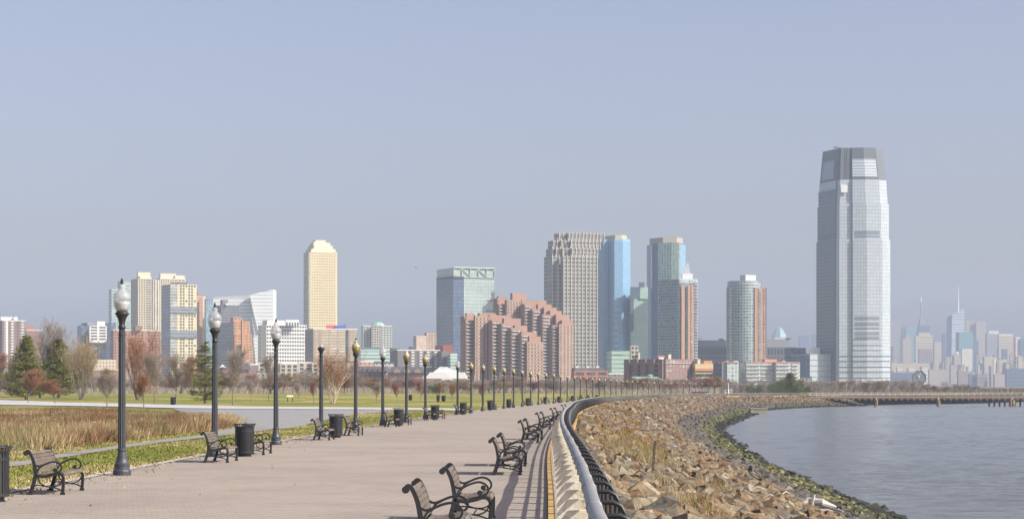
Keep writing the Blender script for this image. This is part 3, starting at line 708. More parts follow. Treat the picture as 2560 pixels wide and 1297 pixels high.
def bench():
    r = empty('park_bench'); HL = 0.84
    for y in (-HL, HL):
        f = MB()
        rib(f, [(-0.01, 0.0), (0.035, 0.12), (0.08, 0.28), (0.1, 0.40), (0.085, 0.52), (0.055, 0.66), (0.005, 0.78), (-0.04, 0.84), (-0.085, 0.83)], y, [0.075, 0.045], 0.055)
        rib(f, [(0.1, 0.37), (0.25, 0.345), (0.4, 0.37), (0.52, 0.405), (0.6, 0.385), (0.64, 0.31)], y, 0.05, 0.055)
        disc(f, -0.085, 0.795, 0.046, y, 0.06)
        disc(f, 0.0, 0.02, 0.05, y, 0.06, 6)
        f.build('side_frame', BLK, r)
        f = MB(); rib(f, [(0.64, 0.33), (0.635, 0.2), (0.62, 0.02)], y, [0.045, 0.06], 0.055); disc(f, 0.622, 0.02, 0.05, y, 0.06, 6); f.build('leg', BLK, r)
        f = MB()
        rib(f, [(0.085, 0.575), (0.16, 0.545), (0.24, 0.565), (0.36, 0.615), (0.47, 0.635), (0.56, 0.6), (0.6, 0.535), (0.585, 0.47), (0.53, 0.44), (0.48, 0.43)], y, 0.032, 0.045)
        rib(f, [(0.26, 0.57), (0.18, 0.52), (0.125, 0.43)], y, 0.03, 0.04); disc(f, 0.475, 0.475, 0.04, y, 0.05)
        f.build('armrest', BLK, r)
        f = MB()
        rib(f, [(0.14, 0.36), (0.175, 0.25), (0.26, 0.18), (0.38, 0.15), (0.5, 0.165), (0.58, 0.22), (0.63, 0.32)], y, 0.024, 0.03)
        rib(f, [(0.055, 0.14), (0.13, 0.18), (0.25, 0.17), (0.4, 0.145), (0.52, 0.12), (0.62, 0.07)], y, 0.022, 0.03)
        f.build('brace', BLK, r)
    sm = MB()                                                # back slats follow the curve of the frame
    P = spline([(0.118, 0.42), (0.105, 0.5), (0.075, 0.64), (0.03, 0.755), (-0.02, 0.825)], 10)
    L = [0.0]
    for i in range(1, len(P)): L.append(L[-1] + (P[i] - P[i - 1]).length)
    def at(s): return Vector((float(np.interp(s, L, [p.x for p in P])), float(np.interp(s, L, [p.y for p in P])), 0))
    n = 6; w_ = L[-1] / n
    for k in range(n):
        a, c = at(k * w_ + 0.004), at((k + 1) * w_ - 0.005); d = (c - a).normalized(); nn = Vector((d.y, -d.x, 0)) * 0.012
        q = [a + nn, c + nn, c - nn, a - nn]
        A = [(p.x, -HL + 0.02, p.y) for p in q]; B = [(p.x, HL - 0.02, p.y) for p in q]
        sm.face(A[::-1]); sm.face(B)
        for j in range(4): j2 = (j + 1) % 4; sm.face([A[j], A[j2], B[j2], B[j]])
    sm.build('backrest', WOOD, r)
    sm = MB()
    P = spline([(0.13, 0.385), (0.25, 0.375), (0.4, 0.4), (0.53, 0.43), (0.62, 0.415), (0.66, 0.37)], 10); L = [0.0]
    for i in range(1, len(P)): L.append(L[-1] + (P[i] - P[i - 1]).length)
    n = 7; w_ = L[-1] / n
    for k in range(n):
        a, c = at(k * w_ + 0.005), at((k + 1) * w_ - 0.005); d = (c - a).normalized(); nn = Vector((-d.y, d.x, 0)) * 0.012
        q = [a + nn, a - nn, c - nn, c + nn]
        A = [(p.x, -HL + 0.03, p.y) for p in q]; B = [(p.x, HL - 0.03, p.y) for p in q]
        sm.face(A); sm.face(B[::-1])
        for j in range(4): j2 = (j + 1) % 4; sm.face([A[j2], A[j], B[j], B[j2]])
    sm.build('seat', WOOD, r)
    MB().tube([(0.38, -HL, 0.15), (0.38, HL, 0.15)], 0.012, 6).build('tie_rod', BLK, r)
    return r
def can(tilt=False):
    r = empty('litter_bin'); q = MB(); n = 30
    prof = [(0.285, 0.09), (0.285, 0.76), (0.285, 0.86), (0.34, 0.985)]
    for k in range(n):
        a = 2 * math.pi * k / n; hw = 0.020; ca, sa = math.cos(a), math.sin(a)
        for i in range(3):
            (r0, z0), (r1, z1) = prof[i], prof[i + 1]
            q.face([(r0 * ca + hw * sa, r0 * sa - hw * ca, z0), (r0 * ca - hw * sa, r0 * sa + hw * ca, z0), (r1 * ca - hw * sa, r1 * sa + hw * ca, z1), (r1 * ca + hw * sa, r1 * sa - hw * ca, z1)])
    q.build('slats', BLK, r)
    q = MB(); q.lathe([(0.292, 0.1), (0.292, 0.15)], 28); q.build('band', BLK, r)
    q = MB(); q.lathe([(0.292, 0.74), (0.292, 0.79)], 28); q.build('band', BLK, r)
    q = MB(); q.tube([(0.34 * math.cos(2 * math.pi * k / 28), 0.34 * math.sin(2 * math.pi * k / 28), 0.985) for k in range(29)], 0.013, 6, cap=False); q.build('rim', BLK, r)
    MB().lathe([(0.262, 0.1), (0.262, 0.9)], 24).build('liner', mat('black liner', (0.018, 0.018, 0.02), 0.5), r, smooth=True)
    MB().lathe([(0.23, 0.0), (0.2, 0.03), (0.2, 0.1)], 20).build('foot', BLK, r)
    return r
BP = bench(); CP = can(); used = set()
def place(pr, x, y, rz, label, cat, group, tilt=0.0):
    o = pr if pr not in used else copy_tree(pr); used.add(pr)
    o.location = (x, y, 0.0); o.rotation_euler = (0, tilt, rz); return tag(o, label, cat, group)
bins = [(37.4, -9.33), (63.0, -8.1), (88.0, -7.45), (117.5, -6.4), (142.5, -5.27), (173, -4.05), (208, -2.16), (236, -0.36), (268, 2.05), (306, 4.9), (337, 7.6), (383, 11.1), (412, 13.6), (438, 16.0), (466, 19.0)]
for i, (y, x) in enumerate(bins):
    n = i + 1
    a = math.atan2(edge_x(y + 4) - edge_x(y - 4), 8); k = 1.0
    place(CP, x, y, i * 0.4, 'round black slatted litter bin%s, %s from the left beside the lawn' % (' leaning sideways' if n == 7 else '', ordn(n)), 'litter bin', 'litter bins along the lawn side', 0.06 if n == 7 else 0.0)
    def shift(dy, dx): return x + dx + math.tan(a) * dy, y + dy
    if n > 1 and n not in (7, 8):
        q = shift(-3.9 if n < 4 else -3.4, -0.35)
        if n == 2: q = (-8.47, 58.3)
        place(BP, q[0], q[1], -a, 'iron bench just before the %s lawn side litter bin from the left' % ordn(n), 'bench', 'benches along the lawn side')
    q = shift(3.3, -0.3)
    if n == 1: q = (-9.22, 40.7)
    if n == 2: q = (-8.3, 65.2)
    if n == 3: q = (-7.35, 92.3)
    place(BP, q[0], q[1], -a, 'iron bench just beyond the %s lawn side litter bin from the left' % ordn(n), 'bench', 'benches along the lawn side')
for i, (y, x) in enumerate([(26.1, -1.19), (31.8, -0.94), (49.9, -0.42), (55.5, -0.27), (79.5, 0.36), (84.5, 0.58), (107, 1.32), (111.8, 1.62), (134, 2.55), (138.6, 2.9), (165.5, 4.0), (171, 4.4)]):
    a = math.atan2(fence_x(y + 3) - fence_x(y - 3), 6)
    place(BP, x, y, -a, 'iron bench facing the railing, %s of that row from the nearest' % ordn(i + 1), 'bench', 'benches facing the railing')

# ---------------------------------------------------------------- small things on the bank and the lawn
pt = bank_point(1630, 1194) or (4, 55, -1)
r = empty('marker_post', pt, 'thin perforated rusty metal post standing in the stones, leaning slightly', 'post')
q = MB(); lx = 0.09
hh_ = 92 * pt[1] / F
for s_, (a0, a1) in enumerate(((-0.035, -0.012), (0.012, 0.035))):
    q.face([(pt[0] + a0, pt[1], pt[2] - 0.2), (pt[0] + a1, pt[1], pt[2] - 0.2), (pt[0] + a1 + lx, pt[1], pt[2] + hh_), (pt[0] + a0 + lx, pt[1], pt[2] + hh_)])
nh = 20
for k in range(nh):
    z0 = pt[2] - 0.2 + (hh_ + 0.2) * k / nh; z1 = z0 + (hh_ + 0.2) / nh * 0.55; o0 = lx * k / nh; o1 = lx * (k + 0.55) / nh
    q.face([(pt[0] - 0.0125 + o0, pt[1] + 0.001, z0), (pt[0] + 0.0125 + o0, pt[1] + 0.001, z0), (pt[0] + 0.0125 + o1, pt[1] + 0.001, z1), (pt[0] - 0.0125 + o1, pt[1] + 0.001, z1)])
for sgn in (-0.035, 0.035):
    q.face([(pt[0] + sgn, pt[1], pt[2] - 0.2), (pt[0] + sgn, pt[1] + 0.04, pt[2] - 0.2), (pt[0] + sgn + lx, pt[1] + 0.04, pt[2] + hh_), (pt[0] + sgn + lx, pt[1], pt[2] + hh_)])
q.build('channel', mat('rusty channel', (0.06, 0.045, 0.04), 0.7, var=0.4, scale=3), r)
def lump(name, c, s, mt, label, cat, rz=0.0, seed=3, group=None):
    V_, F_ = rock_proto(seed); me = np_mesh(name, V_, F_); o = link_mesh(name, me, mt)
    o.location = c; o.scale = s; o.rotation_euler = (0.1, 0.15, rz); return tag(o, label, cat, group)
DRIFT = mat('bleached driftwood', (0.46, 0.43, 0.39), 0.8)
p = bank_point(2030, 1276)
if p:
    q = MB(); q.tube([(p[0] - 0.5, p[1], p[2] + 0.12), (p[0] - 0.1, p[1] + .2, p[2] + 0.3), (p[0] + 0.35, p[1] - .1, p[2] + 0.32), (p[0] + 0.95, p[1] + .3, p[2] + 0.12)], [0.09, 0.2, 0.13, 0.04], 7)
    q.tube([(p[0], p[1], p[2] + 0.2), (p[0] + 0.1, p[1], p[2] + 0.62)], [0.12, 0.03], 6); q.tube([(p[0] + 0.3, p[1], p[2] + 0.2), (p[0] + 1.0, p[1] - 1, p[2] + 0.02)], [0.07, 0.03], 6)
    tag(q.build('driftwood', DRIFT), 'bleached white driftwood stump lying on the bank near the water', 'driftwood')
p = bank_point(2052, 1273)
if p:
    q = MB(); q.tube([(p[0] - .2, p[1], p[2] + 0.15), (p[0] + 0.8, p[1] - 0.5, p[2] + 0.12)], [0.1, 0.09], 7); tag(q.build('log', mat('grey log', (0.1, 0.095, 0.09), 0.8)), 'dark grey log lying beside the white driftwood', 'log')
for i, (px, py, l_) in enumerate([(1690, 1128, .5), (1758, 1152, .55), (1895, 1240, .7), (1925, 1260, .5), (1680, 1230, .3), (1818, 1010, .9), (1797, 1011, 2.2), (1812, 1203, .4), (1966, 1250, .5), (1600, 1205, .35)]):
    p = bank_point(px, py)
    if p:
        q = MB(); a = random.uniform(-0.6, 0.6)
        q.tube([(p[0] - l_ / 2, p[1], p[2] + 0.2), (p[0], p[1] + a * .3, p[2] + 0.34), (p[0] + l_ / 2, p[1] + a, p[2] + 0.22)], [0.02, 0.03, 0.012], 5)
        tag(q.build('driftwood_stick', DRIFT), 'bleached driftwood stick among the stones, %s listed from the middle of the bank' % ordn(i + 1) if False else 'short bleached driftwood stick lying among the stones', 'driftwood', 'bleached sticks on the bank')
p = bank_point(1657, 1050)
for i, (px, py) in enumerate([(1600, 1084), (1610, 1052)]):
    p = bank_point(px, py)
    if p:
        q = MB(); q.tube([(p[0] - .8, p[1], p[2] + 0.25), (p[0], p[1] + .5, p[2] + 0.3), (p[0] + 0.8, p[1] + 1, p[2] + 0.2)], [0.05, 0.07, 0.03], 6)
        tag(q.build('branch', mat('dark branch', (0.05, 0.04, 0.035), 0.8)), 'dark fallen branch on the bank, %s of two' % ('nearer' if i == 0 else 'farther'), 'branch')
# outfall block at the water
Yb = 533.0; xb0, xb1 = PX(1877, Yb), PX(1918, Yb)
r = empty('outfall', (xb0, Yb, -4), 'pale concrete outfall box at the water edge of the bank', 'outfall')
q = MB(); q.box(xb0, xb1, Yb, Yb + 4, -4.6, PZ(1022, Yb)); q.build('box', mat('stained concrete', (0.33, 0.29, 0.21), 0.9, var=0.25, scale=0.6), r)
q = MB(); q.box(xb0 - 0.15, xb1 + 0.15, Yb - 0.15, Yb + 4, PZ(1022, Yb) + 0.01, PZ(1020.3, Yb)); q.build('lid', CONC, r)
# lawn furniture
def at_base(px, py, Y0=300):
    Y = Y0
    for _ in range(30):
        z = ground_h(PX(px, Y), Y); Y = (CAM - z) * F / (py - H)
        Y = min(Y, 1200)
    return PX(px, Y), Y, ground_h(PX(px, Y), Y)
c = at_base(725, 1004); s_ = c[1] / F
r = empty('information_panel', c, 'slanted pale information panel on two dark legs standing on the lawn', 'information panel')
for dx in (-6, 6):
    q = MB(); q.box(c[0] + (dx - 0.9) * s_, c[0] + (dx + 0.9) * s_, c[1] - 0.05, c[1] + 0.05, c[2], c[2] + 14 * s_); q.build('leg', BLK, r)
q = MB(); q.face([(c[0] - 8 * s_, c[1] - 0.35, c[2] + 12 * s_), (c[0] + 8 * s_, c[1] - 0.35, c[2] + 12 * s_), (c[0] + 8 * s_, c[1] + 0.35, c[2] + 17 * s_), (c[0] - 8 * s_, c[1] + 0.35, c[2] + 17 * s_)])
q.face([(c[0] - 8 * s_, c[1] + 0.35, c[2] + 16.5 * s_), (c[0] + 8 * s_, c[1] + 0.35, c[2] + 16.5 * s_), (c[0] + 8 * s_, c[1] - 0.35, c[2] + 11.5 * s_), (c[0] - 8 * s_, c[1] - 0.35, c[2] + 11.5 * s_)])
q.build('panel', mat('pale panel', (0.55, 0.55, 0.36), 0.6), r)
for i, (px, py, lab) in enumerate([(433, 996.5, 'black litter bin on the lawn left of the bare trees'), (1109, 1003, 'black litter bin on the lawn behind the fifth promenade bin'), (482, 988, 'black litter bin far back on the lawn by the pine'), (1026, 990, 'far black litter bin in front of the tree belt')]):
    c = at_base(px, py); o = copy_tree(CP); o.location = c; o.scale = (1.25, 1.25, 1.1); tag(o, lab, 'litter bin', 'litter bins out on the lawn')
c = at_base(1095, 1011)
r = empty('notice_box', c, 'small black notice box on a thin pole on the lawn', 'notice box'); s_ = c[1] / F
q = MB(); q.box(c[0] - 3.8 * s_, c[0] + 3.8 * s_, c[1] - 0.1, c[1] + 0.1, c[2] + 8 * s_, c[2] + 24 * s_); q.build('box', BLK, r)
q = MB(); q.box(c[0] - 0.4 * s_, c[0] + 0.4 * s_, c[1] - 0.04, c[1] + 0.04, c[2], c[2] + 8 * s_); q.build('pole', IRON, r)
# a bird far up
q = MB(); bx, by, bz = PX(1040, 300), 300, PZ(668, 300)
q.face([(bx, by, bz + .05), (bx + .06, by, bz - .06), (bx - .06, by, bz - .06)]); q.face([(bx, by, bz), (bx - .25, by + .02, bz + .12), (bx - .1, by, bz - .03)]); q.face([(bx, by, bz), (bx + .1, by, bz - .03), (bx + .25, by + .02, bz + .1)])
q.face([(bx - .02, by - .15, bz), (bx + .02, by - .15, bz), (bx + .02, by + .2, bz), (bx - .02, by + .2, bz)])
tag(q.build('bird', BLK), 'tiny dark bird flying in the empty sky left of the glass block', 'bird')
# ---------------------------------------------------------------- trees
def tree_geo(seed, kind):
    """unit-height tree; returns limbs (V,F quads) and crown (V,F tris, colours)"""
    r = random.Random(seed)
    LV, LF, CV, CF, CC = [], [], [], [], []
    P = dict(bare=dict(spread=0.85, levels=4, leaf=0, twig=(0.29, 0.235, 0.195), leafc=[]),
             grey=dict(spread=0.7, levels=4, leaf=0, twig=(0.35, 0.3, 0.265), leafc=[]),
             rust=dict(spread=0.7, levels=4, leaf=1, twig=(0.32, 0.19, 0.12), leafc=[(0.28, 0.12, 0.05), (0.36, 0.18, 0.08), (0.2, 0.09, 0.05)]),
             yellow=dict(spread=0.7, levels=4, leaf=1, twig=(0.24, 0.19, 0.1), leafc=[(0.34, 0.26, 0.1), (0.28, 0.24, 0.09), (0.3, 0.17, 0.08)]),
             red=dict(spread=0.7, levels=4, leaf=0.5, twig=(0.3, 0.19, 0.16), leafc=[(0.3, 0.09, 0.06), (0.25, 0.1, 0.07)]),
             birch=dict(spread=0.8, levels=4, leaf=0.7, twig=(0.27, 0.15, 0.10), leafc=[(0.36, 0.19, 0.07), (0.3, 0.13, 0.06)]),
             rust_clump=dict(spread=0.7, levels=4, leaf=0.6, twig=(0.3, 0.16, 0.1), leafc=[(0.36, 0.17, 0.08), (0.28, 0.11, 0.06)]),
             yellow_clump=dict(spread=0.7, levels=4, leaf=0.7, twig=(0.33, 0.27, 0.17), leafc=[(0.38, 0.31, 0.11), (0.36, 0.2, 0.08)]))[kind]
    def limb(a, b, ra, rb):
        d = (b - a).normalized(); ref = Vector((0, 0, 1)) if abs(d.z) < 0.9 else Vector((1, 0, 0)); x = d.cross(ref).normalized(); y = d.cross(x)
        base = len(LV); n = 5
        for p, rr in ((a, ra), (b, rb)):
            for k in range(n):
                t = 2 * math.pi * k / n; LV.append(tuple(p + x * math.cos(t) * rr + y * math.sin(t) * rr))
        for k in range(n): LF.append((base + k, base + (k + 1) % n, base + n + (k + 1) % n, base + n + k))
    def twig(a, b, wd):
        d = (b - a).normalized(); x = d.cross(Vector((r.uniform(-1, 1), r.uniform(-1, 1), r.uniform(-1, 1)))).normalized() * wd
        base = len(CV); CV.extend([tuple(a + x), tuple(a - x), tuple(b)]); CF.append((base, base + 1, base + 2))
        k = r.uniform(0.75, 1.25); CC.extend([tuple(c * k for c in P['twig'])] * 3)
    def leaf(p):
        base = len(CV); s = r.uniform(0.004, 0.0095); c = r.choice(P['leafc']); k = r.uniform(0.75, 1.3)
        u = Vector((r.uniform(-1, 1), r.uniform(-1, 1), r.uniform(-1, 1))).normalized() * s; v = Vector((r.uniform(-1, 1), r.uniform(-1, 1), r.uniform(-1, 1))).normalized() * s
        CV.extend([tuple(p + u), tuple(p + v), tuple(p - u)]); CF.append((base, base + 1, base + 2)); CC.extend([tuple(x * k for x in c)] * 3)
    def grow(p, d, L, rad, lev):
        seg = 7 if lev == 0 else 3 if lev == 1 else 2
        for i in range(seg):
            q = p + d * (L / seg); rb = rad * (0.84 if lev < 2 else 0.7)
            if lev < P['levels'] - 1: limb(p, q, rad, rb)
            else: twig(p, q, max(rad, 0.0015))
            if lev < P['levels'] and (i > 0 or lev > 0):
                for _ in range({0: 3, 1: 3, 2: 3, 3: 4}[lev]):
                    ax = d.cross(Vector((r.uniform(-1, 1), r.uniform(-1, 1), r.uniform(-1, 1)))).normalized()
                    an = r.uniform(0.4, 1.0) * P['spread']; nd_ = (d * math.cos(an) + ax * math.sin(an)); nd_.z += 0.2 if lev == 0 else 0.38; nd_.normalize()
                    LL = 0.40 * (1.0 - 0.55 * i / seg) * r.uniform(0.75, 1.1) * (0.8 if i == 1 else 1) if lev == 0 else L * r.uniform(0.48, 0.7)
                    grow(q, nd_, LL, rb * 0.5, lev + 1)
            if lev >= P['levels'] - 1 and P['leaf']:
                for _ in range(int(P['leaf']) + (1 if r.random() < P['leaf'] % 1 else 0)): leaf(q + Vector((r.gauss(0, .012), r.gauss(0, .012), r.gauss(0, .012))))
            p, rad = q, rb
            d = (d + Vector((r.gauss(0, 0.07), r.gauss(0, 0.07), 0.03))).normalized()
    if kind in ('birch', 'rust_clump', 'yellow_clump'):
        for k in range(7):
            a = k * 0.9 + r.uniform(-.2, .2); grow(Vector((0.02 * math.cos(a), 0.02 * math.sin(a), 0)), Vector((math.cos(a) * r.uniform(.15, .5), math.sin(a) * r.uniform(.15, .5), 1)).normalized(), 0.42, 0.009, 1)
    else:
        p = Vector((0, 0, 0)); d = Vector((r.uniform(-.04, .04), r.uniform(-.04, .04), 1)).normalized(); q = p + d * 0.06; limb(p, q, 0.019, 0.016)
        grow(q, d, 0.74, 0.016, 0)
    LV = np.array(LV); CV = np.array(CV); z = max(LV[:, 2].max(), np.percentile(CV[:, 2], 99.5))
    return LV / z, LF, CV / z, CF, CC
BARKS = dict(bare=mat('grey brown bark', (0.2, 0.16, 0.13), 0.9), birch=mat('pale birch bark', (0.5, 0.41, 0.31), 0.8, var=0.25, scale=4))
for k in ('grey', 'rust', 'yellow', 'red', 'rust_clump', 'yellow_clump'): BARKS[k] = BARKS['bare']
CROWN = col_attr_mat('twigs and leaves')
def conifer_geo(seed, sparse=0.0, wid=0.34):
    r = random.Random(seed); LV, LF, CV, CF, CC = [], [], [], [], []
    def limb(a, b, ra, rb):
        d = (b - a).normalized(); ref = Vector((0, 0, 1)) if abs(d.z) < 0.9 else Vector((1, 0, 0)); x = d.cross(ref).normalized(); y = d.cross(x); base = len(LV)
        for p, rr in ((a, ra), (b, rb)):
            for k in range(5):
                t = 2 * math.pi * k / 5; LV.append(tuple(p + x * math.cos(t) * rr + y * math.sin(t) * rr))
        for k in range(5): LF.append((base + k, base + (k + 1) % 5, base + 5 + (k + 1) % 5, base + 5 + k))
    limb(Vector((0, 0, 0)), Vector((0, 0, 0.98)), 0.02, 0.003)
    z = 0.06
    while z < 0.97:
        n = r.randint(4, 6); a0 = r.uniform(0, 6.28); env = wid * (1 - z) ** 0.75 * min(1, 0.55 + z * 2.2)
        for k in range(n):
            if r.random() < sparse * 0.6: continue
            a = a0 + 2 * math.pi * k / n + r.uniform(-.3, .3); L = env * r.uniform(0.6, 1.15); up = r.uniform(0.15, 0.5)
            o = Vector((0, 0, z + r.uniform(-.015, .015))); e = o + Vector((math.cos(a) * L, math.sin(a) * L, L * up * 0.5)); limb(o, e, 0.005, 0.0015)
            tone = r.uniform(0.65, 1.4); m_ = int(60 + 640 * L * (1 - sparse * 0.4))
            for _ in range(m_):
                t_ = r.uniform(0.2, 1.04); c = o.lerp(e, t_) + Vector((r.gauss(0, .022), r.gauss(0, .022), r.gauss(0.004, .014))) * (0.6 + L * 2.2)
                dd = ((e - o).normalized() * 0.7 + Vector((r.uniform(-1, 1), r.uniform(-1, 1), r.uniform(-.2, 1)))).normalized() * r.uniform(0.012, 0.03)
                x = dd.cross(Vector((r.uniform(-1, 1), r.uniform(-1, 1), r.uniform(-1, 1)))).normalized() * r.uniform(0.0025, 0.0045)
                b_ = len(CV); CV.extend([tuple(c + x), tuple(c - x), tuple(c + dd)]); CF.append((b_, b_ + 1, b_ + 2)); k2 = tone * r.uniform(0.7, 1.3)
                CC.extend([(0.17 * k2, 0.18 * k2, 0.05 * k2)] * 3)
        z += r.uniform(0.022, 0.04) * (1 + sparse * 1.3)
    return np.array(LV), LF, np.array(CV), CF, CC
def bush_geo(seed):
    r = random.Random(seed); LV, LF, CV, CF, CC = [], [], [], [], []
    for k in range(4):
        b0 = len(LV); x = r.uniform(-.1, .1)
        for zz, rr in ((0, .03), (0.5, .015)):
            for j in range(4): LV.append((x * (1 + zz) + rr * math.cos(j * 1.57), rr * math.sin(j * 1.57) + x * zz, zz))
        for j in range(4): LF.append((b0 + j, b0 + (j + 1) % 4, b0 + 4 + (j + 1) % 4, b0 + 4 + j))
    for k in range(46):
        c0 = Vector((r.gauss(0, .3), r.gauss(0, .3), r.uniform(.15, .8))); c0.z *= (1 - 0.45 * min(1, Vector((c0.x, c0.y, 0)).length)); tone = r.uniform(.6, 1.4)
        for _ in range(150):
            c = c0 + Vector((r.gauss(0, .08), r.gauss(0, .08), r.gauss(0, .07)))
            if c.z < 0: continue
            dd = Vector((r.uniform(-1, 1), r.uniform(-1, 1), r.uniform(-.2, 1))).normalized() * .035; x = dd.cross(Vector((r.uniform(-1, 1), r.uniform(-1, 1), 0.3))).normalized() * .009
            b_ = len(CV); CV.extend([tuple(c + x), tuple(c - x), tuple(c + dd)]); CF.append((b_, b_ + 1, b_ + 2)); k2 = tone * r.uniform(.75, 1.25); CC.extend([(0.085 * k2, 0.115 * k2, 0.04 * k2)] * 3)
    return np.array(LV), LF, np.array(CV), CF, CC
def tree_proto(geo, bark):
    LV, LF, CV, CF, CC = geo
    me1 = np_mesh('trunk', LV, LF); me1.materials.append(bark); me2 = np_mesh('crown', CV, CF, np.array(CC)); me2.materials.append(CROWN); return me1, me2
TP_ = {}
for k in ('bare', 'grey', 'rust', 'yellow', 'red', 'birch', 'rust_clump', 'yellow_clump'):
    TP_[k] = [tree_proto(tree_geo(sum(map(ord, k)) + i, k), BARKS[k]) for i in range(3 if k in ('bare', 'grey', 'rust', 'red') else 1)]
TP_['pine'] = [tree_proto(conifer_geo(5), BARKS['bare']), tree_proto(conifer_geo(8), BARKS['bare'])]
TP_['open_pine'] = [tree_proto(conifer_geo(12, 0.4, 0.3), BARKS['bare'])]
TP_['bush'] = [tree_proto(bush_geo(3), BARKS['bare']), tree_proto(bush_geo(4), BARKS['bare'])]
def tree(kind, px, ytop, ybase, wpx, label, name=None, group=None, Y=None, variant=None, cat='tree'):
    if Y is None: X, Y, z = at_base(px, ybase)
    else: X, Y, z = GT(px, Y)
    hgt = (ybase - ytop) * Y / F if Y is None else PZ(ytop, Y) - z
    pr = TP_[kind]; mt = pr[variant % len(pr)] if variant is not None else random.choice(pr)
    v = np.empty(len(mt[1].vertices) * 3, np.float32); 
    if mt not in WCACHE:
        mt[1].vertices.foreach_get('co', v); WCACHE[mt] = float(np.percentile(np.abs(v.reshape(-1, 3)[:, :2]), 97))
    ws = (wpx * Y / F / 2) / WCACHE[mt]
    nm = name or {'pine': 'pine_tree', 'open_pine': 'pine_tree', 'bush': 'evergreen_shrub', 'birch': 'birch_tree'}.get(kind, 'bare_tree' if kind in ('bare', 'grey') else 'autumn_tree')
    r = empty(nm, (X, Y, z - 0.05), label, cat, group, rz=random.uniform(0, 6.28)); r.scale = (ws, ws, hgt)
    for me, n in zip(mt, ('trunk', 'crown')):
        o = bpy.data.objects.new(n, me); COL.objects.link(o); o.parent = r
    return r
WCACHE = {}
TREES = [
 ('bare', 100, 800, 990, 120, 'tall bare tree standing behind the pine at the far left'), ('pine', 66, 835, 991, 100, 'broad dark green pine at the far left of the lawn'),
 ('pine', 147, 845, 990, 92, 'second dark pine, narrower, with a thin pointed top'), ('yellow_clump', 203, 838, 991, 90, 'olive yellow leaved tree right of the two pines'),
 ('bare', 228, 850, 986, 70, 'bare twiggy tree just right of the olive yellow tree'), ('bare', 268, 925, 1016, 62, 'small dark bare tree by the pale road'),
 ('rust_clump', 345, 822, 991, 108, 'large rust coloured tree right of the first lamp post'), ('bare', 387, 878, 994, 66, 'bare tree with pale trunk right of the large rust tree'),
 ('bare', 440, 880, 993, 84, 'wide bare grey tree between two tall cream towers and the lawn'), ('rust', 480, 890, 985, 44, 'small rust leaved tree left of the tiered pine'),
 ('open_pine', 513, 848, 994, 72, 'tiered open pine left of the second lamp post'), ('grey', 582, 868, 1001, 60, 'leafless thin tree in front of the orange stepped block'),
 ('grey', 672, 882, 1004, 46, 'slender leafless tree just left of the third lamp post'), ('birch', 832, 872, 1007, 118, 'many stemmed birch with pale trunks by the bare lamp post'),
 ('rust', 360, 935, 1019, 40, 'small orange sapling beside the road under the rust tree'), ('rust', 70, 922, 1003, 60, 'low orange leaved sapling in front of the broad pine'),
 ('rust', 138, 948, 994, 64, 'small orange sapling in front of the narrower pine'), ('red', 466, 942, 985, 20, 'small crimson leaved tree far back on the lawn'),
 ('grey', 941, 952, 1009, 26, 'thin young tree on the lawn left of the sixth lamp post'), ('red', 993, 955, 1007, 24, 'thin young tree with a low dark crown right of the sixth lamp post'),
 ('grey', 628, 950, 1004, 20, 'thin young tree on the lawn below the white office block'), ('grey', 746, 955, 1003, 22, 'thin young tree right of the information panel'),
 ('red', 784, 950, 995, 24, 'small reddish young tree left of the bare lamp post'), ('red', 1052, 950, 1000, 26, 'small reddish tree left of the eighth lamp post'),
 ('bush', 1092, 950, 985, 46, 'round evergreen shrub on the lawn by the eighth lamp post'), ('rust', 1100, 955, 1000, 12, 'thin orange sapling by the notice box'),
 ('red', 0, 880, 985, 60, 'reddish tree cut by the left picture edge'), ('bare', 30, 900, 985, 60, 'bare tree low at the far left'), ('yellow', 256, 920, 985, 44, 'olive tree low behind the small bare tree'),
 ('red', 1204, 955, 1001, 20, 'small reddish tree behind the twelfth lamp post'), ('rust', 1130, 958, 992, 20, 'small rust tree left of the ninth lamp post')]
for k, px, yt, yb, wd, lab in TREES:
    X, Y, z = at_base(px, yb)
    tree(k, px, yt, yb, wd, lab, Y=min(Y, 900), name='shrub' if k == 'bush' else None)
# tree belt behind the lawn
rt = random.Random(21); belt = []
px = -40
while px < 1790:
    belt.append((px, rt.choice(['bare', 'grey', 'bare', 'grey', 'grey', 'bare', 'red', 'rust', 'yellow', 'bare']), rt.uniform(928, 952) if px < 900 else rt.uniform(940, 958), rt.uniform(40, 72), rt.uniform(620, 1050)))
    px += rt.uniform(9, 17)
for px in (1395, 1500, 1592, 1622, 1690): belt.append((px, 'open_pine', 950, 26, 700))
belt.sort(key=lambda b_: b_[0])
kn = {'bare': 'brown leafless tree', 'grey': 'grey leafless tree', 'red': 'reddish twigged tree', 'rust': 'rust leaved tree', 'yellow': 'olive leaved tree', 'open_pine': 'dark pine'}
for i, (px, k, yt, wd, Y) in enumerate(belt):
    if 1180 < px: Y = max(Y, 760 + (px - 1180) * 0.35)
    tree(k, px, yt, 0, wd, '%s, %s from the left in the tree belt behind the lawn' % (kn[k], ordn(i + 1)), group='trees in the belt behind the lawn', Y=Y)
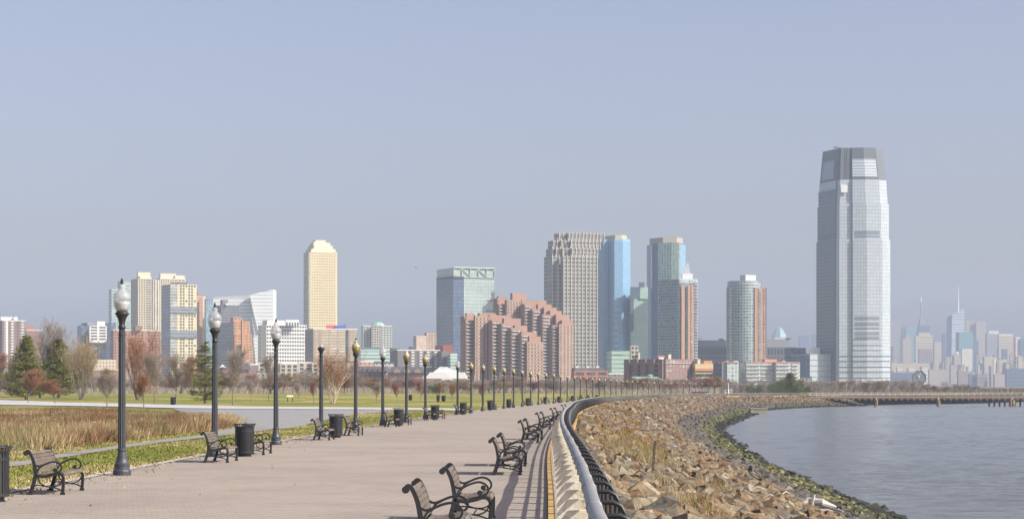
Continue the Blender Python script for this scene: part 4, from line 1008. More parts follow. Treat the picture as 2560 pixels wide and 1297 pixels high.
# far trees right, behind the promenade end and the pier
for i, (px, yt, wd, Y) in enumerate([(1874, 955, 30, 860), (1898, 956, 36, 870), (1935, 945, 44, 880), (1952, 935, 40, 890), (1975, 930, 58, 900), (1996, 946, 42, 880), (2018, 960, 34, 880)]):
    tree('bush' if i != 4 else 'pine', px, yt, 0, wd, 'dark green pine at the promenade end, %s from left in that clump' % ordn(i + 1), name='pine_tree', group='dark pines at the far end of the promenade', Y=Y)
px = 1790; i = 0
while px < 2420:
    i += 1; k = rt.choice(['bare', 'grey', 'bare', 'grey', 'yellow', 'bare'])
    tree(k, px, rt.uniform(946, 958) if px < 2300 else rt.uniform(958, 966), 0, rt.uniform(26, 44), 'low %s, %s from the left in the hazy row behind the pier' % (kn[k], ordn(i)), group='hazy trees behind the pier', Y=rt.uniform(1200, 1450))
    px += rt.uniform(10, 18)
# undergrowth that closes the belt
n = 170000; X0 = rng.random(n); Yb = rng.uniform(800, 1500, n); pxs = -60 + 1860 * X0; Xb = (pxs - 1280) * Yb / F
V, Fc, C = blades(np.stack([Xb, Yb], 1), 0.5, 3.4, 0.14, lambda P, h: np.array([[0.34, 0.28, 0.235], [0.32, 0.27, 0.225], [0.37, 0.27, 0.2], [0.27, 0.26, 0.17], [0.37, 0.31, 0.27]])[np.random.default_rng(2).integers(0, 5, len(P))] * rng.uniform(0.7, 1.2, (len(P), 1)), 0.7, np.full(n, 0.6))
tag(link_mesh('thicket', np_mesh('thicket', V, Fc, C), CROWN), kind='stuff', label='brown and rust undergrowth along the edge of the park')
n = 60000; pxs = 1760 + 900 * rng.random(n); Yb = rng.uniform(1350, 1700, n)
V, Fc, C = blades(np.stack([(pxs - 1280) * Yb / F, Yb], 1), 1.5, 5.0, 0.3, lambda P, h: np.array([[0.22, 0.17, 0.13], [0.2, 0.16, 0.13], [0.25, 0.18, 0.13]])[np.random.default_rng(2).integers(0, 3, len(P))] * rng.uniform(0.7, 1.2, (len(P), 1)), 0.3)
tag(link_mesh('far_thicket', np_mesh('far_thicket', V, Fc, C), CROWN), kind='stuff', label='hazy brown shrubs behind the pier')
# ---------------------------------------------------------------- buildings
def foot(xl, xc, xr, Y, th=24.0, depth=None, back=None):
    s, c = math.sin(R(th)), math.cos(R(th)); Cx = PX(xc, Y); k = (xr - 1280) / F; kl = (xl - 1280) / F
    W = (k * Y - Cx) / (c - k * s)
    D = depth if depth else (Cx - kl * Y) / (s + kl * c)
    C = Vector((Cx, Y)); Rr = C + Vector((c, s)) * W; L = C + Vector((-s, c)) * D; B = Rr + Vector((-s, c)) * D
    return [C, Rr, B, L]
class Building:
    def __init__(s, name, label, Y, px, cat='building', group=None):
        s.Y = Y; s.root = empty(name, (PX(px, Y), Y, 0), label, cat, group); s.win = {}
    def block(s, part, mt, xl, xc, xr, ytop, ybot=None, th=24.0, depth=None, Y=None, label=None, roof=None, parapet=True):
        Y = Y or s.Y; f = foot(xl, xc, xr, Y, th, depth); z0 = PZ(ybot, Y) if ybot else -0.2; z1 = PZ(ytop, Y)
        mb = MB(); mb.prism(f, z0, z1); o = mb.build(part, mt, s.root)
        if label: o['label'] = label
        s.last = (f, z0, z1)
        if roof: 
            q = MB(); cx = sum((p.x for p in f)) / 4; cy = sum((p.y for p in f)) / 4
            q.prism([(cx + (p.x - cx) * 1.012, cy + (p.y - cy) * 1.012) for p in f], z1 + 0.003, z1 + 0.9); q.build('parapet', roof, s.root)
        return f, z0, z1
    def rects(s, seg, z0, z1, bay, fl, ww, wh, mt, part='window', u0=0.0, u1=None, v0=0.0, off=0.06, skip=None, thick=0.16):
        a, b = seg; L = (b - a).length; d = (b - a) / L; n = Vector((d.y, -d.x)); u1 = L if u1 is None else u1
        nu = max(1, int(round((u1 - u0) / bay))); bw = (u1 - u0) / nu; nv = max(1, int((z1 - z0 - v0) / fl))
        lst = s.win.setdefault((part, mt.name, round(min(ww, bw * 0.98), 2), round(wh, 2), thick), [])
        for j in range(nv):
            for i in range(nu):
                if skip and skip(i, j, nu, nv): continue
                p = a + d * (u0 + bw * (i + 0.5)) + n * off; lst.append((p.x, p.y, z1 - v0 * 0 - fl * (j + 0.55), math.atan2(d.y, d.x)))
    def done(s, cap=100):
        tot = {}
        for (part, mn, ww, wh, th_), lst in s.win.items():
            room = cap - tot.get(part, 0); o0 = ORG[s.root]
            mt = bpy.data.materials[mn]; mb = MB(); mb.box(-ww / 2, ww / 2, -th_ / 2, th_ / 2, -wh / 2, wh / 2)
            me = None
            for (x, y, z, a) in lst[:max(room, 0)]:
                if me is None:
                    o = mb.build(part, mt); me = o.data
                else: o = bpy.data.objects.new(part, me); COL.objects.link(o)
                o.parent = s.root; o.location = (x - o0.x, y - o0.y, z); o.rotation_euler[2] = a
            tot[part] = tot.get(part, 0) + min(len(lst), max(room, 0))
            rest = lst[max(room, 0):]
            if rest:
                bv = np.array(mb.v); VV, FF = [], []
                for i, (x, y, z, a) in enumerate(rest):
                    c, sn = math.cos(a), math.sin(a)
                    VV.append(np.stack([bv[:, 0] * c - bv[:, 1] * sn + x - o0.x, bv[:, 0] * sn + bv[:, 1] * c + y - o0.y, bv[:, 2] + z], 1)); FF.append(np.array(mb.f) + i * len(bv))
                m2 = np_mesh(part, np.concatenate(VV), np.concatenate(FF)); o = link_mesh(part, m2, mt); o.parent = s.root; tag(o, kind='stuff')
        return s
def front(f): return (f[0], f[1])
def left(f): return (f[3], f[0])
CLEAR_BAY = 3.0
DG = glassmat('dark window', (0.05, 0.06, 0.07), 0.15, var=0.7, scale=0.12)
DG2 = glassmat('grey blue window', (0.09, 0.11, 0.14), 0.12, var=0.7, scale=0.1)
LG = glassmat('pale window', (0.28, 0.31, 0.33), 0.15, var=0.6, scale=0.1)
WHITE = mat('white cladding', (0.74, 0.73, 0.71), 0.6, var=0.05, scale=0.05)
CREAM = mat('cream wall', (0.62, 0.54, 0.38), 0.7, var=0.08, scale=0.06)
TANC = mat('tan stone', (0.34, 0.315, 0.25), 0.7, var=0.1, scale=0.06)
BRICK = mat('red brick wall', (0.36, 0.155, 0.1), 0.85, var=0.12, scale=0.12)
BRICK2 = mat('brown brick wall', (0.235, 0.15, 0.12), 0.85, var=0.12, scale=0.12)
PINK = mat('pink brick wall', (0.345, 0.215, 0.16), 0.85, var=0.1, scale=0.1)
DARKR = mat('dark roof', (0.09, 0.09, 0.1), 0.7)
SLATE = mat('slate roof', (0.13, 0.135, 0.15), 0.7, var=0.2, scale=0.3)
GREYW = mat('grey wall', (0.3, 0.3, 0.31), 0.7)
BALC = mat('pale balcony', (0.6, 0.59, 0.57), 0.6)
COPPER = mat('green copper roof', (0.27, 0.47, 0.37), 0.6, var=0.15, scale=0.2)

# -- left edge brick flats with white balconies
b = Building('brick_apartments', 'red brick apartment tower with white balcony columns at the far left edge', 2250, 30)
f, z0, z1 = b.block('wall', BRICK2, -14, 6, 64, 802, roof=BALC)
b.rects(left(f), 0, z1, 4.5, 3.0, 1.8, 1.4, DG); W = (f[1] - f[0]).length
for u in (0.16, 0.42, 0.86): b.rects(front(f), 0, z1, 5, 3.0, 3.6, 2.9, WHITE, 'balcony', u0=W * u - 2.6, u1=W * u + 2.6, off=0.25, thick=0.5)
for u in (0.13, 0.38, 0.46, 0.83, 0.9): b.rects(front(f), 0, z1, 2, 3.0, 1.5, 1.4, DG, u0=W * u - 1, u1=W * u + 1, off=0.6)
b.rects(front(f), 0, z1, 3, 3.0, 1.5, 1.3, DG, u0=W * 0.58, u1=W * 0.74)
b.block('roof_block', WHITE, -6, 2, 33, 792, 802, Y=2256); b.block('roof_block', WHITE, 33, 35, 44, 792, 801.5, Y=2256)
b.block('wing', BRICK2, 62, 66, 106, 826, Y=2280, roof=BALC); b.block('stair_tower', BRICK, 62, 64, 86, 815, 826, Y=2290)
f, z0, z1 = b.last; b.done()
# -- white office with dark strips
b = Building('white_office_block', 'white office block with dark strip windows between pine and first lamp post', 2350, 230)
f, z0, z1 = b.block('wall', facade('blue left glass', (0.1, 0.13, 0.19), (0.13, 0.18, 0.26), 3, 3.6, 0.7, 0.6, 0.3), 193, 203, 224, 813)
f, z0, z1 = b.block('white_wall', WHITE, 222, 224, 267, 814, 856, Y=2340); W = (f[1] - f[0]).length
b.rects(front(f), z0, z1, W / 2, 3.25, W * 0.38, 1.5, DG)
b.block('glass_base', facade('blue lower glass', (0.12, 0.17, 0.26), (0.18, 0.25, 0.36), 3, 3.6, 0.9, 0.7, 0.3), 204, 224, 265, 856, Y=2345)
b.block('roof_block', WHITE, 242, 243, 263, 803, 814, Y=2345); b.block('roof_block', GREYW, 203, 218, 236, 806, 813, Y=2352); b.done()
# -- low pale houses behind the yellow tree
b = Building('low_houses', 'low brown and cream buildings glimpsed behind the olive yellow tree', 1900, 250)
b.block('wall', facade('cream low', (0.5, 0.42, 0.32), (0.1, 0.1, 0.12), 3, 3.2, 0.4, 0.4), 225, 230, 290, 898); b.block('wall', BRICK2, 205, 232, 300, 925, Y=1850, roof=CREAM); b.done()
# -- teal glass slab
TEALF = facade('pale teal facade', (0.42, 0.5, 0.46), (0.2, 0.31, 0.33), 6, 3.6, 0.85, 0.42, 0.35, rnd=0.5)
b = Building('teal_glass_tower', 'pale teal glass tower behind the first lamp post', 2650, 300)
b.block('wall', TEALF, 272, 279, 330, 722); b.block('wall', TEALF, 294, 303, 329, 704, 722, Y=2660, roof=GREYW); b.block('lower_wing', facade('blue low', (0.13, 0.19, 0.26), (0.17, 0.24, 0.33), 3, 3.6, 0.8, 0.7, 0.3), 262, 278, 290, 806, Y=2640); b.done()
# -- brick slab
b = Building('brick_slab', 'long reddish brown brick slab behind the rust coloured tree', 2050, 340)
f, z0, z1 = b.block('wall', mat('reddish slab brick', (0.36, 0.22, 0.17), 0.85), 276, 284, 402, 826, roof=BALC); W = (f[1] - f[0]).length
b.rects(front(f), 0, z1, 3.3, 2.9, 1.6, 1.3, DG, skip=lambda i, j, n, m: i % 5 == 4)
b.rects(left(f), 0, z1, 4, 2.9, 1.6, 1.3, DG); b.block('roof_block', BRICK2, 334, 338, 354, 814, 826, Y=2055); b.done()
# -- cream twin towers
for (lab, xl, xc, xm, xr, yt, pent) in (('cream tower with a tall penthouse, left of the two', 327, 345, 363, 379, 697, [(342, 345, 376, 680, 2510), (345, 350, 378, 690, 2505)]),
                                   ('wide cream tower with a stepped penthouse, right of the two', 392, 400, 430, 464, 697, [(398, 401, 440, 683, 2570), (430, 438, 462, 688, 2575)])):
    b = Building('cream_tower', lab, 2500 if xl < 380 else 2560, xc, group='twin cream towers'); Y = b.Y
    f, z0, z1 = b.block('wall', CREAM, xl, xc, xr, yt, roof=BALC); W = (f[1] - f[0]).length
    b.rects(front(f), 0, z1, 2.9, 2.75, 1.5, 1.6, DG, u0=0.5, u1=W * 0.55); b.rects(front(f), 0, z1, 4, 2.75, 3.3, 1.4, DG2, 'balcony', u0=W * 0.56, u1=W * 0.98)
    b.rects(left(f), 0, z1, 4, 2.75, 2.2, 1.5, DG)
    for p in pent: b.block('penthouse', CREAM, p[0], p[1], p[2], p[3], yt, Y=p[4])
    b.done()
b = Building('ribbed_cream_link', 'narrow cream tower with vertical ribs between the two cream towers', 2530, 388)
b.block('wall', facade('cream ribs', (0.62, 0.54, 0.38), (0.16, 0.17, 0.2), 3.4, 2.9, 0.5, 1.0), 378, 383, 400, 699); b.done()
# -- yellow and glass tower in front
b = Building('yellow_glass_tower', 'yellow framed tower with grey glass bands in front of the cream towers', 2300, 440)
f, z0, z1 = b.block('wall', mat('pale yellow panel', (0.62, 0.56, 0.37), 0.7), 404, 426, 492, 710); W = (f[1] - f[0]).length
b.rects(left(f), 0, z1, 4, 3.3, 3.7, 2.6, DG2, 'glazing'); 
b.rects(front(f), 0, z1, 8, 3.3, 7.6, 2.4, LG, 'glazing', u0=0, u1=8.2)
b.rects(front(f), 0, z1, 3.0, 3.3, 1.9, 1.9, DG, u0=W * 0.34, u1=W * 0.98, skip=lambda i, j, n, m: i % 3 == 2 and j % 5)
for y0, y1 in ((766, 782), (827, 844)): b.block('glass_band', facade('band glass', (0.26, 0.29, 0.31), (0.14, 0.17, 0.21), 2.5, 3.3, 0.7, 0.6, 0.3), 403.5, 426, 492, y0, y1, Y=2298.5)
b.block('roof_block', DARKR, 426, 428, 444, 705, 710, Y=2306); b.block('roof_block', DARKR, 444, 446, 468, 705, 710, Y=2310); b.done()
b = Building('red_cream_tower', 'narrow red brick tower with cream windows behind the yellow tower', 2600, 505)
f, z0, z1 = b.block('wall', BRICK, 488, 492, 513, 738); b.rects(front(f), 0, z1, 3, 3.1, 1.7, 1.6, CREAM, 'window_surround'); b.block('corner', CREAM, 506, 507, 514, 741, Y=2595); b.block('gable', PINK, 492, 494, 500, 728, 738, Y=2602); b.done()
b = Building('blue_glass_slab', 'slim blue grey glass tower left of the white slanted building', 2520, 522)
b.block('wall', facade('blue grey slim', (0.22, 0.3, 0.36), (0.2, 0.3, 0.38), 3, 3.3, 0.8, 0.7, 0.25, rnd=0.3), 511, 515, 533, 746); b.done()
# -- white slanted building
SLANT = facade('white banded facade', (0.8, 0.82, 0.82), (0.5, 0.55, 0.58), 60, 4.3, 1.1, 0.3, 0.45, rnd=0.1)
b = Building('slanted_white_building', 'white banded building with a slanted pointed roof', 2550, 600)
f = foot(516, 528, 648, 2560, 14); b.block('wall', SLANT, 520, 528, 648, 748, Y=2550, th=4, depth=30)
def slab(b_, part, mt, pts, Y, dep=18, skew=0.15):
    """an upright slab whose outline is given in picture rows and columns"""
    mb = MB(); P = [(PX(x, Y), Y + (PX(x, Y) - PX(pts[0][0], Y)) * skew, PZ(y, Y)) for x, y in pts]; Q = [(p[0], p[1] + dep, p[2]) for p in P]
    u = lambda p: (p[0], p[2]); mb.face(P, [u(p) for p in P]); mb.face(Q[::-1], [u(p) for p in Q[::-1]]); n = len(P)
    for i in range(n): a, c = P[i], P[(i + 1) % n]; mb.face([a, (a[0], a[1] + dep, a[2]), (c[0], c[1] + dep, c[2]), c][::-1])
    return mb.build(part, mt, b_.root)
slab(b, 'roof', mat('grey sloped roof', (0.36, 0.37, 0.38), 0.6), [(529, 747.5), (622, 750.5), (619, 737), (537, 742)], 2562)
slab(b, 'sail_wall', SLANT, [(645, 975), (683, 975), (683, 723), (624, 737)], 2545, 30)
slab(b, 'crease', GREYW, [(645, 835), (646.2, 835), (625.2, 737), (624, 737)], 2543.5, 1.2); slab(b, 'crease', GREYW, [(641, 835), (642, 835), (626.6, 745), (625.8, 745)], 2542, 1.2)
b.done()
b = Building('grey_flats', 'dark grey block of flats in front of the slanted white building', 2400, 570)
f, z0, z1 = b.block('wall', mat('dark slate wall', (0.17, 0.17, 0.2), 0.7), 533, 553, 598, 762); b.rects(front(f), 0, z1, 4.4, 3.2, 3.2, 1.1, DG2); b.rects(left(f), 0, z1, 4, 3.2, 3, 1.2, DG2)
b.block('penthouse', mat('dark slate wall', (0, 0, 0)), 551, 556, 570, 749, 762, Y=2405); b.block('roof_block', WHITE, 564, 565, 571, 758, 762, Y=2399); b.done()
# -- orange ziggurat
b = Building('orange_stepped_block', 'orange brick stepped block with a shaded grey side, right of the second lamp post', 2150, 600)
OR = mat('orange brick wall', (0.5, 0.26, 0.125), 0.85, var=0.08, scale=0.1)
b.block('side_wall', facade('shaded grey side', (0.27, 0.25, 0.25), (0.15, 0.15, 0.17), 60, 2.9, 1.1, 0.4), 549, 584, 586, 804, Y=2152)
for xl, xc, xr, yt, Y in ((577, 583, 605, 793, 2160), (580, 584, 625, 803, 2156), (581, 585, 630, 835, 2150), (583, 587, 633, 862, 2144), (602, 605, 609, 800, 2142)):
    f, z0, z1 = b.block('wall', OR, xl, xc, xr, yt, Y=Y); W = (f[1] - f[0]).length
    if W > 5: b.rects(front(f), 0, z1, 4.0, 2.95, 2.5, 1.3, glassmat('mixed pale window', (0.22, 0.2, 0.19), 0.2, var=0.8, scale=0.15))
b.done()
# -- white gridded office
b = Building('white_grid_office', 'white office block with a regular grid of dark square windows', 2300, 700)
f, z0, z1 = b.block('wall', WHITE, 645, 666, 767, 811, th=22); W = (f[1] - f[0]).length
b.rects(front(f), 0, z1, 2.82, 4.15, 1.85, 2.0, DG); b.rects(left(f), 0, z1, 5, 4.15, 3.2, 2.4, DG2, u0=0, u1=12)
f, z0, z1 = b.block('upper_wall', mat('white upper cladding', (0.68, 0.67, 0.66), 0.6), 656, 668, 714, 800, 811, th=22, Y=2305); f, z0, z1 = b.block('upper_wall', WHITE, 712, 714, 748, 799, 811.2, th=22, Y=2299)
b.rects(front(f), z0 - 4, z1 - 2, 3.0, 6.4, 1.7, 5.6, DG2, 'tall_window'); b.done()
# -- low cream flats in front
b = Building('low_cream_flats', 'long low cream flats with grouped windows in front of the white grid office', 1700, 720)
CF_ = mat('cream render', (0.6, 0.53, 0.4), 0.75, var=0.06)
for i, (xl, xr, yt) in enumerate(((645, 700, 908), (700, 745, 910), (745, 780, 907), (780, 826, 909))):
    f, z0, z1 = b.block('wall', CF_, xl, xl + 1, xr, yt, th=8 + i, depth=14, Y=1700 - (i % 2) * 3, roof=WHITE); W = (f[1] - f[0]).length
    b.rects(front(f), 0, z1, 5.6, 3.1, 2.9, 2.1, DG2)
b.block('side_wing', BRICK2, 600, 604, 646, 912, Y=1720, roof=WHITE); b.done()
b = Building('pink_gabled_houses', 'low pink brick gabled houses below the orange stepped block', 1720, 545)
b.block('wall', PINK, 506, 510, 588, 918, th=10, depth=12); f, z0, z1 = b.last; b.rects(front(f), 0, z1, 3.2, 3, 1.5, 1.6, DG2)
for x in (520, 548): slab(b, 'gable', WHITE, [(x, 918), (x + 14, 918), (x + 7, 911)], 1716, 6)
b.done()
b = Building('dark_roofed_houses', 'low houses with dark slate roofs left of the cream flats', 1690, 590)
b.block('wall', BRICK2, 572, 576, 622, 922, th=10, depth=12); slab(b, 'roof', SLATE, [(568, 923), (628, 923), (618, 906), (590, 908)], 1688, 12); b.done()
# -- golden tower
GOLD = mat('golden stone', (0.7, 0.59, 0.36), 0.6, var=0.06, scale=0.04)
b = Building('golden_tower', 'tall golden stone tower with a stepped crown', 2780, 810)
f, z0, z1 = b.block('wall', GOLD, 759, 776, 843, 629, th=22); W = (f[1] - f[0]).length
GW = glassmat('bronze window', (0.3, 0.24, 0.14), 0.15, var=0.6, scale=0.08)
b.rects(front(f), 0, z1, 3.3, 3.6, 2.0, 1.7, GW, u0=1, u1=W - 2, v0=2); b.rects(left(f), 0, z1, 4.2, 3.6, 2.4, 1.8, DG2)
b.block('corner_bay', facade('corner glazing', (0.6, 0.52, 0.33), (0.15, 0.16, 0.18), 3, 3.6, 0.6, 0.55), 768, 772, 777, 629, th=22, Y=2774)
for xl, xc, xr, yt, yb_, Y in ((764, 778, 839, 621, 629, 2786), (770, 781, 832, 613, 621, 2790), (775, 785, 826, 606, 613, 2794), (781, 789, 814, 600, 606, 2798), (781, 784, 790, 604, 616, 2784)):
    b.block('crown_step', mat('pale crown stone', (0.66, 0.6, 0.46), 0.6), xl, xc, xr, yt, yb_, th=22, Y=Y)
b.done()
# -- tan slab with water tanks
b = Building('tan_slab_block', 'wide tan slab of flats with cream bands below the golden tower', 2120, 830)
f, z0, z1 = b.block('wall', mat('tan brown brick', (0.33, 0.26, 0.2), 0.85, var=0.06), 763, 783, 893, 823, th=20, roof=WHITE); W = (f[1] - f[0]).length
BN = glassmat('cream blinds', (0.55, 0.48, 0.34), 0.4, var=0.45, scale=0.06)
b.rects(front(f), 0, z1, W * 0.19, 2.95, W * 0.165, 1.35, BN, u0=W * 0.17, u1=W * 0.74); b.rects(front(f), 0, z1, 4.5, 2.95, 3.2, 1.2, BN, u0=1, u1=W * 0.13); b.rects(front(f), 0, z1, 4.5, 2.95, 2.4, 1.2, BN, u0=W * 0.83, u1=W * 0.98)
b.rects(left(f), 0, z1, 5, 2.95, 4.2, 1.5, DG2, 'balcony', thick=0.8)
mb = MB(); a, d = f[0], (f[1] - f[0]).normalized(); p = a + d * W * 0.775; mb.obox((p.x + d.y * 0.3, p.y - d.x * 0.3), W * 0.022, 0.5, 0, z1, math.atan2(d.y, d.x)); mb.build('stair_strip', DG2, b.root)
b.done()
for nm, c_, x0, x1, yt, lab in (('red_water_tank', (0.5, 0.09, 0.07), 816, 839, 812, 'red box tank on the roof of the tan slab'), ('blue_water_tank', (0.05, 0.09, 0.35), 839, 865, 813.5, 'blue box tank on the roof of the tan slab')):
    b = Building(nm, lab, 2135, x0, 'roof tank'); b.block('tank', mat(nm + ' paint', c_, 0.5), x0 - 1, x0, x1, yt, 822.4, th=20)
    if 'blue' in nm: b.block('vent', mat(nm + ' paint', c_), 859, 860, 862.5, 810, 813.4, th=20, Y=2140)
    b.done()
# -- pale green hotel
b = Building('pale_hotel', 'pale grey green hotel tower with a domed green glass roof', 2480, 940)
f, z0, z1 = b.block('wall', mat('pale green grey wall', (0.5, 0.53, 0.47), 0.7), 903, 908, 980, 815, th=12, roof=WHITE); W = (f[1] - f[0]).length
b.rects(front(f), 0, z1, 3.5, 3.0, 1.9, 1.4, DG2); b.block('centre_bay', mat('pale stone bay', (0.55, 0.5, 0.43), 0.7), 928, 929, 953, 813, th=12, Y=2476); f, z0, z1 = b.last; b.rects(front(f), 0, z1, 3.2, 3.0, 1.7, 1.5, DG)
mb = MB(); cx, cy = PX(944, 2500), 2500; mb.lathe([(8.5, PZ(813, 2490)), (7.5, PZ(809, 2490)), (4.6, PZ(805, 2490)), (4.2, PZ(804.5, 2490))], 8, (cx, cy)); mb.build('dome', COPPER, b.root); b.done()
b = Building('teal_low_office', 'low teal and white striped office below the pale hotel', 2250, 940)
b.block('wall', facade('teal stripes', (0.6, 0.66, 0.62), (0.2, 0.33, 0.33), 30, 3.8, 1.1, 0.55, 0.4), 898, 902, 976, 874, th=10, depth=20); b.block('upper', facade('dark teal', (0.15, 0.2, 0.2), (0.13, 0.2, 0.2), 3, 3.6, 0.8, 0.7, 0.3), 905, 908, 950, 869, 874, th=10, depth=20, Y=2260); b.done()
b = Building('dark_brown_block', 'long dark brown block with white stair columns left of the glass block', 2000, 1060)
f, z0, z1 = b.block('wall', mat('dark taupe brick', (0.19, 0.165, 0.155), 0.85), 975, 994, 1100, 876, th=14, roof=WHITE); W = (f[1] - f[0]).length
for u in (0.36, 0.55, 0.72, 0.9): b.rects(front(f), 0, z1, 3, 2.8, 3.0, 1.5, WHITE, 'balcony', u0=W * u - 2, u1=W * u + 2, off=0.2, thick=0.4); b.rects(front(f), 0, z1, 1, 2.8, 1.0, 1.2, DG, u0=W * u - 3.4, u1=W * u - 2.4)
b.block('wing', mat('dark taupe brick', (0, 0, 0)), 1096, 1104, 1124, 877, th=14, Y=1995); b.block('wing', facade('teal corner', (0.55, 0.6, 0.57), (0.2, 0.36, 0.34), 30, 3, 1.1, 0.5, 0.4), 1118, 1126, 1143, 883, th=14, Y=1980)
b.block('red_wall', mat('dark red wall', (0.3, 0.08, 0.06), 0.8), 1088, 1108, 1132, 862, 885, th=14, Y=2020); b.block('roof_block', DARKR, 975, 978, 1000, 870, 876, th=14, Y=2008); b.block('roof_block', DARKR, 1022, 1026, 1036, 866, 876, th=14, Y=2010); b.done()
b = Building('rose_condos', 'rose and cream condominium blocks behind the dark brown block', 2500, 1060)
f, z0, z1 = b.block('wall', mat('rose cream wall', (0.55, 0.42, 0.34), 0.8), 1033, 1041, 1066, 839); b.rects(front(f), 0, z1, 4, 3, 2.2, 1.8, glassmat('bright window', (0.6, 0.55, 0.45), 0.3, var=0.6)); b.rects(left(f), 0, z1, 4, 3, 2.2, 1.6, DG)
f, z0, z1 = b.block('wall', PINK, 1061, 1066, 1094, 831, Y=2510); b.rects(front(f), 0, z1, 4, 3, 2.0, 1.8, glassmat('bright window', (0, 0, 0))); b.done()
# -- big glass block
b = Building('glass_block', 'broad mirror glass office block with a diagonal braced top', 2300, 1160)
BLG = facade('blue mirror facade', (0.06, 0.09, 0.14), (0.1, 0.15, 0.24), 3.2, 3.9, 0.85, 0.75, 0.2, 0.1, rnd=0.2, spec=0.5)  # deep blue paints dark reflections on the left side and front corner strip
SVG = facade('silver mirror facade', (0.25, 0.32, 0.31), (0.37, 0.45, 0.44), 3.4, 3.9, 0.85, 0.78, 0.3, 0.14, rnd=0.08, spec=0.7, patch=0.55, pscale=0.03, patchcol=(0.48, 0.55, 0.56))  # patch colour paints uneven reflections into the silver glass
f, z0, z1 = b.block('wall', BLG, 1091, 1133, 1236, 692, th=26); f2 = f
W = (f[1] - f[0]).length; d = (f[1] - f[0]).normalized(); n_ = Vector((d.y, -d.x))
mb = MB(); A = f[0] + d * W * 0.25 + n_ * 0.4; B_ = f[1] + n_ * 0.4; mb.prism([A, B_, B_ - n_ * 0.3, A - n_ * 0.3], 0, z1); mb.build('front_glazing', SVG, b.root)  # starts past the corner; the blue strip left bare is a painted reflection
f, z0, z1 = b.block('crown', facade('crown glazing', (0.42, 0.5, 0.46), (0.3, 0.4, 0.36), 1.9, 7, 0.6, 0.75, 0.25, rnd=0.15), 1092, 1133.5, 1235.5, 669, 692, th=26); W = (f[1] - f[0]).length
mb = MB()
def bar(p0, u0, za, u1, zb, r_=0.5):
    a = p0 + d * u0 + n_ * 1.1; c = p0 + d * u1 + n_ * 1.1; mb.tube([(a.x, a.y, za), (c.x, c.y, zb)], r_ * 1.6, 5)
for k in range(5): bar(f[0], W * k / 5, z1 - 1 if k % 2 else z0 + 1, W * (k + 1) / 5, z0 + 1 if k % 2 else z1 - 1, 0.35)
for k in range(6): bar(f[0], W * k / 5, z0, W * k / 5 + 0.01, z1, 0.35)
bar(f[0], 0, z1, W, z1, 0.6); bar(f[0], 0, z0, W, z0, 0.3); mb.build('truss', mat('pale steel', (0.42, 0.48, 0.45), 0.5), b.root)
b.rects(front(f2), 0, PZ(735, 2300), 15, 11.5, 12, 1.6, DG2, 'dark_strip', u0=(f2[1] - f2[0]).length * 0.8, u1=(f2[1] - f2[0]).length * 0.97, off=0.55)
b.block('louvre_band', DARKR, 1090.5, 1133, 1160, 690, 694, th=26, Y=2298); b.done()
# -- pink stepped pair
WB = mat('white lintel band', (0.66, 0.56, 0.46), 0.8)
def stepped(lab, Y, mods, backs, plain, right_end):
    b = Building('pink_stepped_block', lab, Y, mods[0][1], group='pink brick stepped blocks')
    for i, (xl, xc, xr, yt, bal) in enumerate(mods):
        f, z0, z1 = b.block('wall', PINK, xl, xc, xr, yt, Y=Y - 1.6 * i, th=30, roof=PINK); W = (f[1] - f[0]).length
        if bal:
            b.rects(front(f), 0, z1, W, 2.75, W * 0.94, 0.6, BALC, 'balcony', off=0.55, thick=1.2); b.rects(front(f), 0, z1, W / 2, 2.75, W * 0.36, 1.9, DG); b.rects((f[3], f[0]), 0, z1, 5, 2.75, 0.1, 0.1, DG) if False else None
        else:
            b.rects(front(f), 0, z1, 3.1, 2.75, 1.5, 1.3, DG2); b.rects(front(f), 0, z1, W, 2.75, W * 0.99, 0.42, WB, 'lintel_band', off=0.03, thick=0.1)
    for (xl, xc, xr, yt, yb_, dy) in backs: b.block('roof_step', PINK if yb_ else PINK, xl, xc, xr, yt, yb_, Y=Y + dy, th=30, roof=PINK)
    return b.done()
stepped('tall pink brick stepped block, right and rear of the two', 1760,
        [(1233, 1243, 1247, 748, 0), (1243, 1247, 1262, 762, 1), (1262, 1267, 1303, 752, 0), (1301, 1311, 1325, 762, 1), (1324, 1331, 1350, 775, 1), (1349, 1356, 1374, 788, 1), (1372, 1381, 1399, 815, 1), (1395, 1398, 1433, 812, 0)],
        [(1242, 1246, 1266, 743, 760, 12), (1276, 1281, 1316, 735, 753, 14), (1300, 1305, 1366, 752, 780, 16), (1340, 1345, 1379, 763, 800, 14), (1355, 1360, 1392, 771, 800, 12), (1370, 1375, 1404, 779, 815, 10), (1385, 1390, 1423, 789, 815, 8), (1400, 1405, 1432, 803, 815, 6)], None, 0)
stepped('lower pink brick stepped block, left and front of the two', 1640,
        [(1151, 1161, 1164, 793, 0), (1160, 1164, 1184, 803, 1), (1184, 1188, 1224, 792, 0), (1221, 1230, 1247, 803, 1), (1246, 1254, 1272, 811, 1), (1270, 1278, 1298, 822, 1), (1294, 1303, 1318, 835, 1), (1314, 1318, 1358, 857, 0)],
        [(1162, 1166, 1186, 785, 800, 12), (1194, 1199, 1240, 785, 795, 14), (1220, 1225, 1274, 790, 820, 14), (1255, 1260, 1302, 798, 830, 12), (1282, 1287, 1318, 816, 840, 10), (1300, 1305, 1342, 832, 860, 8), (1318, 1323, 1352, 843, 860, 6)], None, 0)
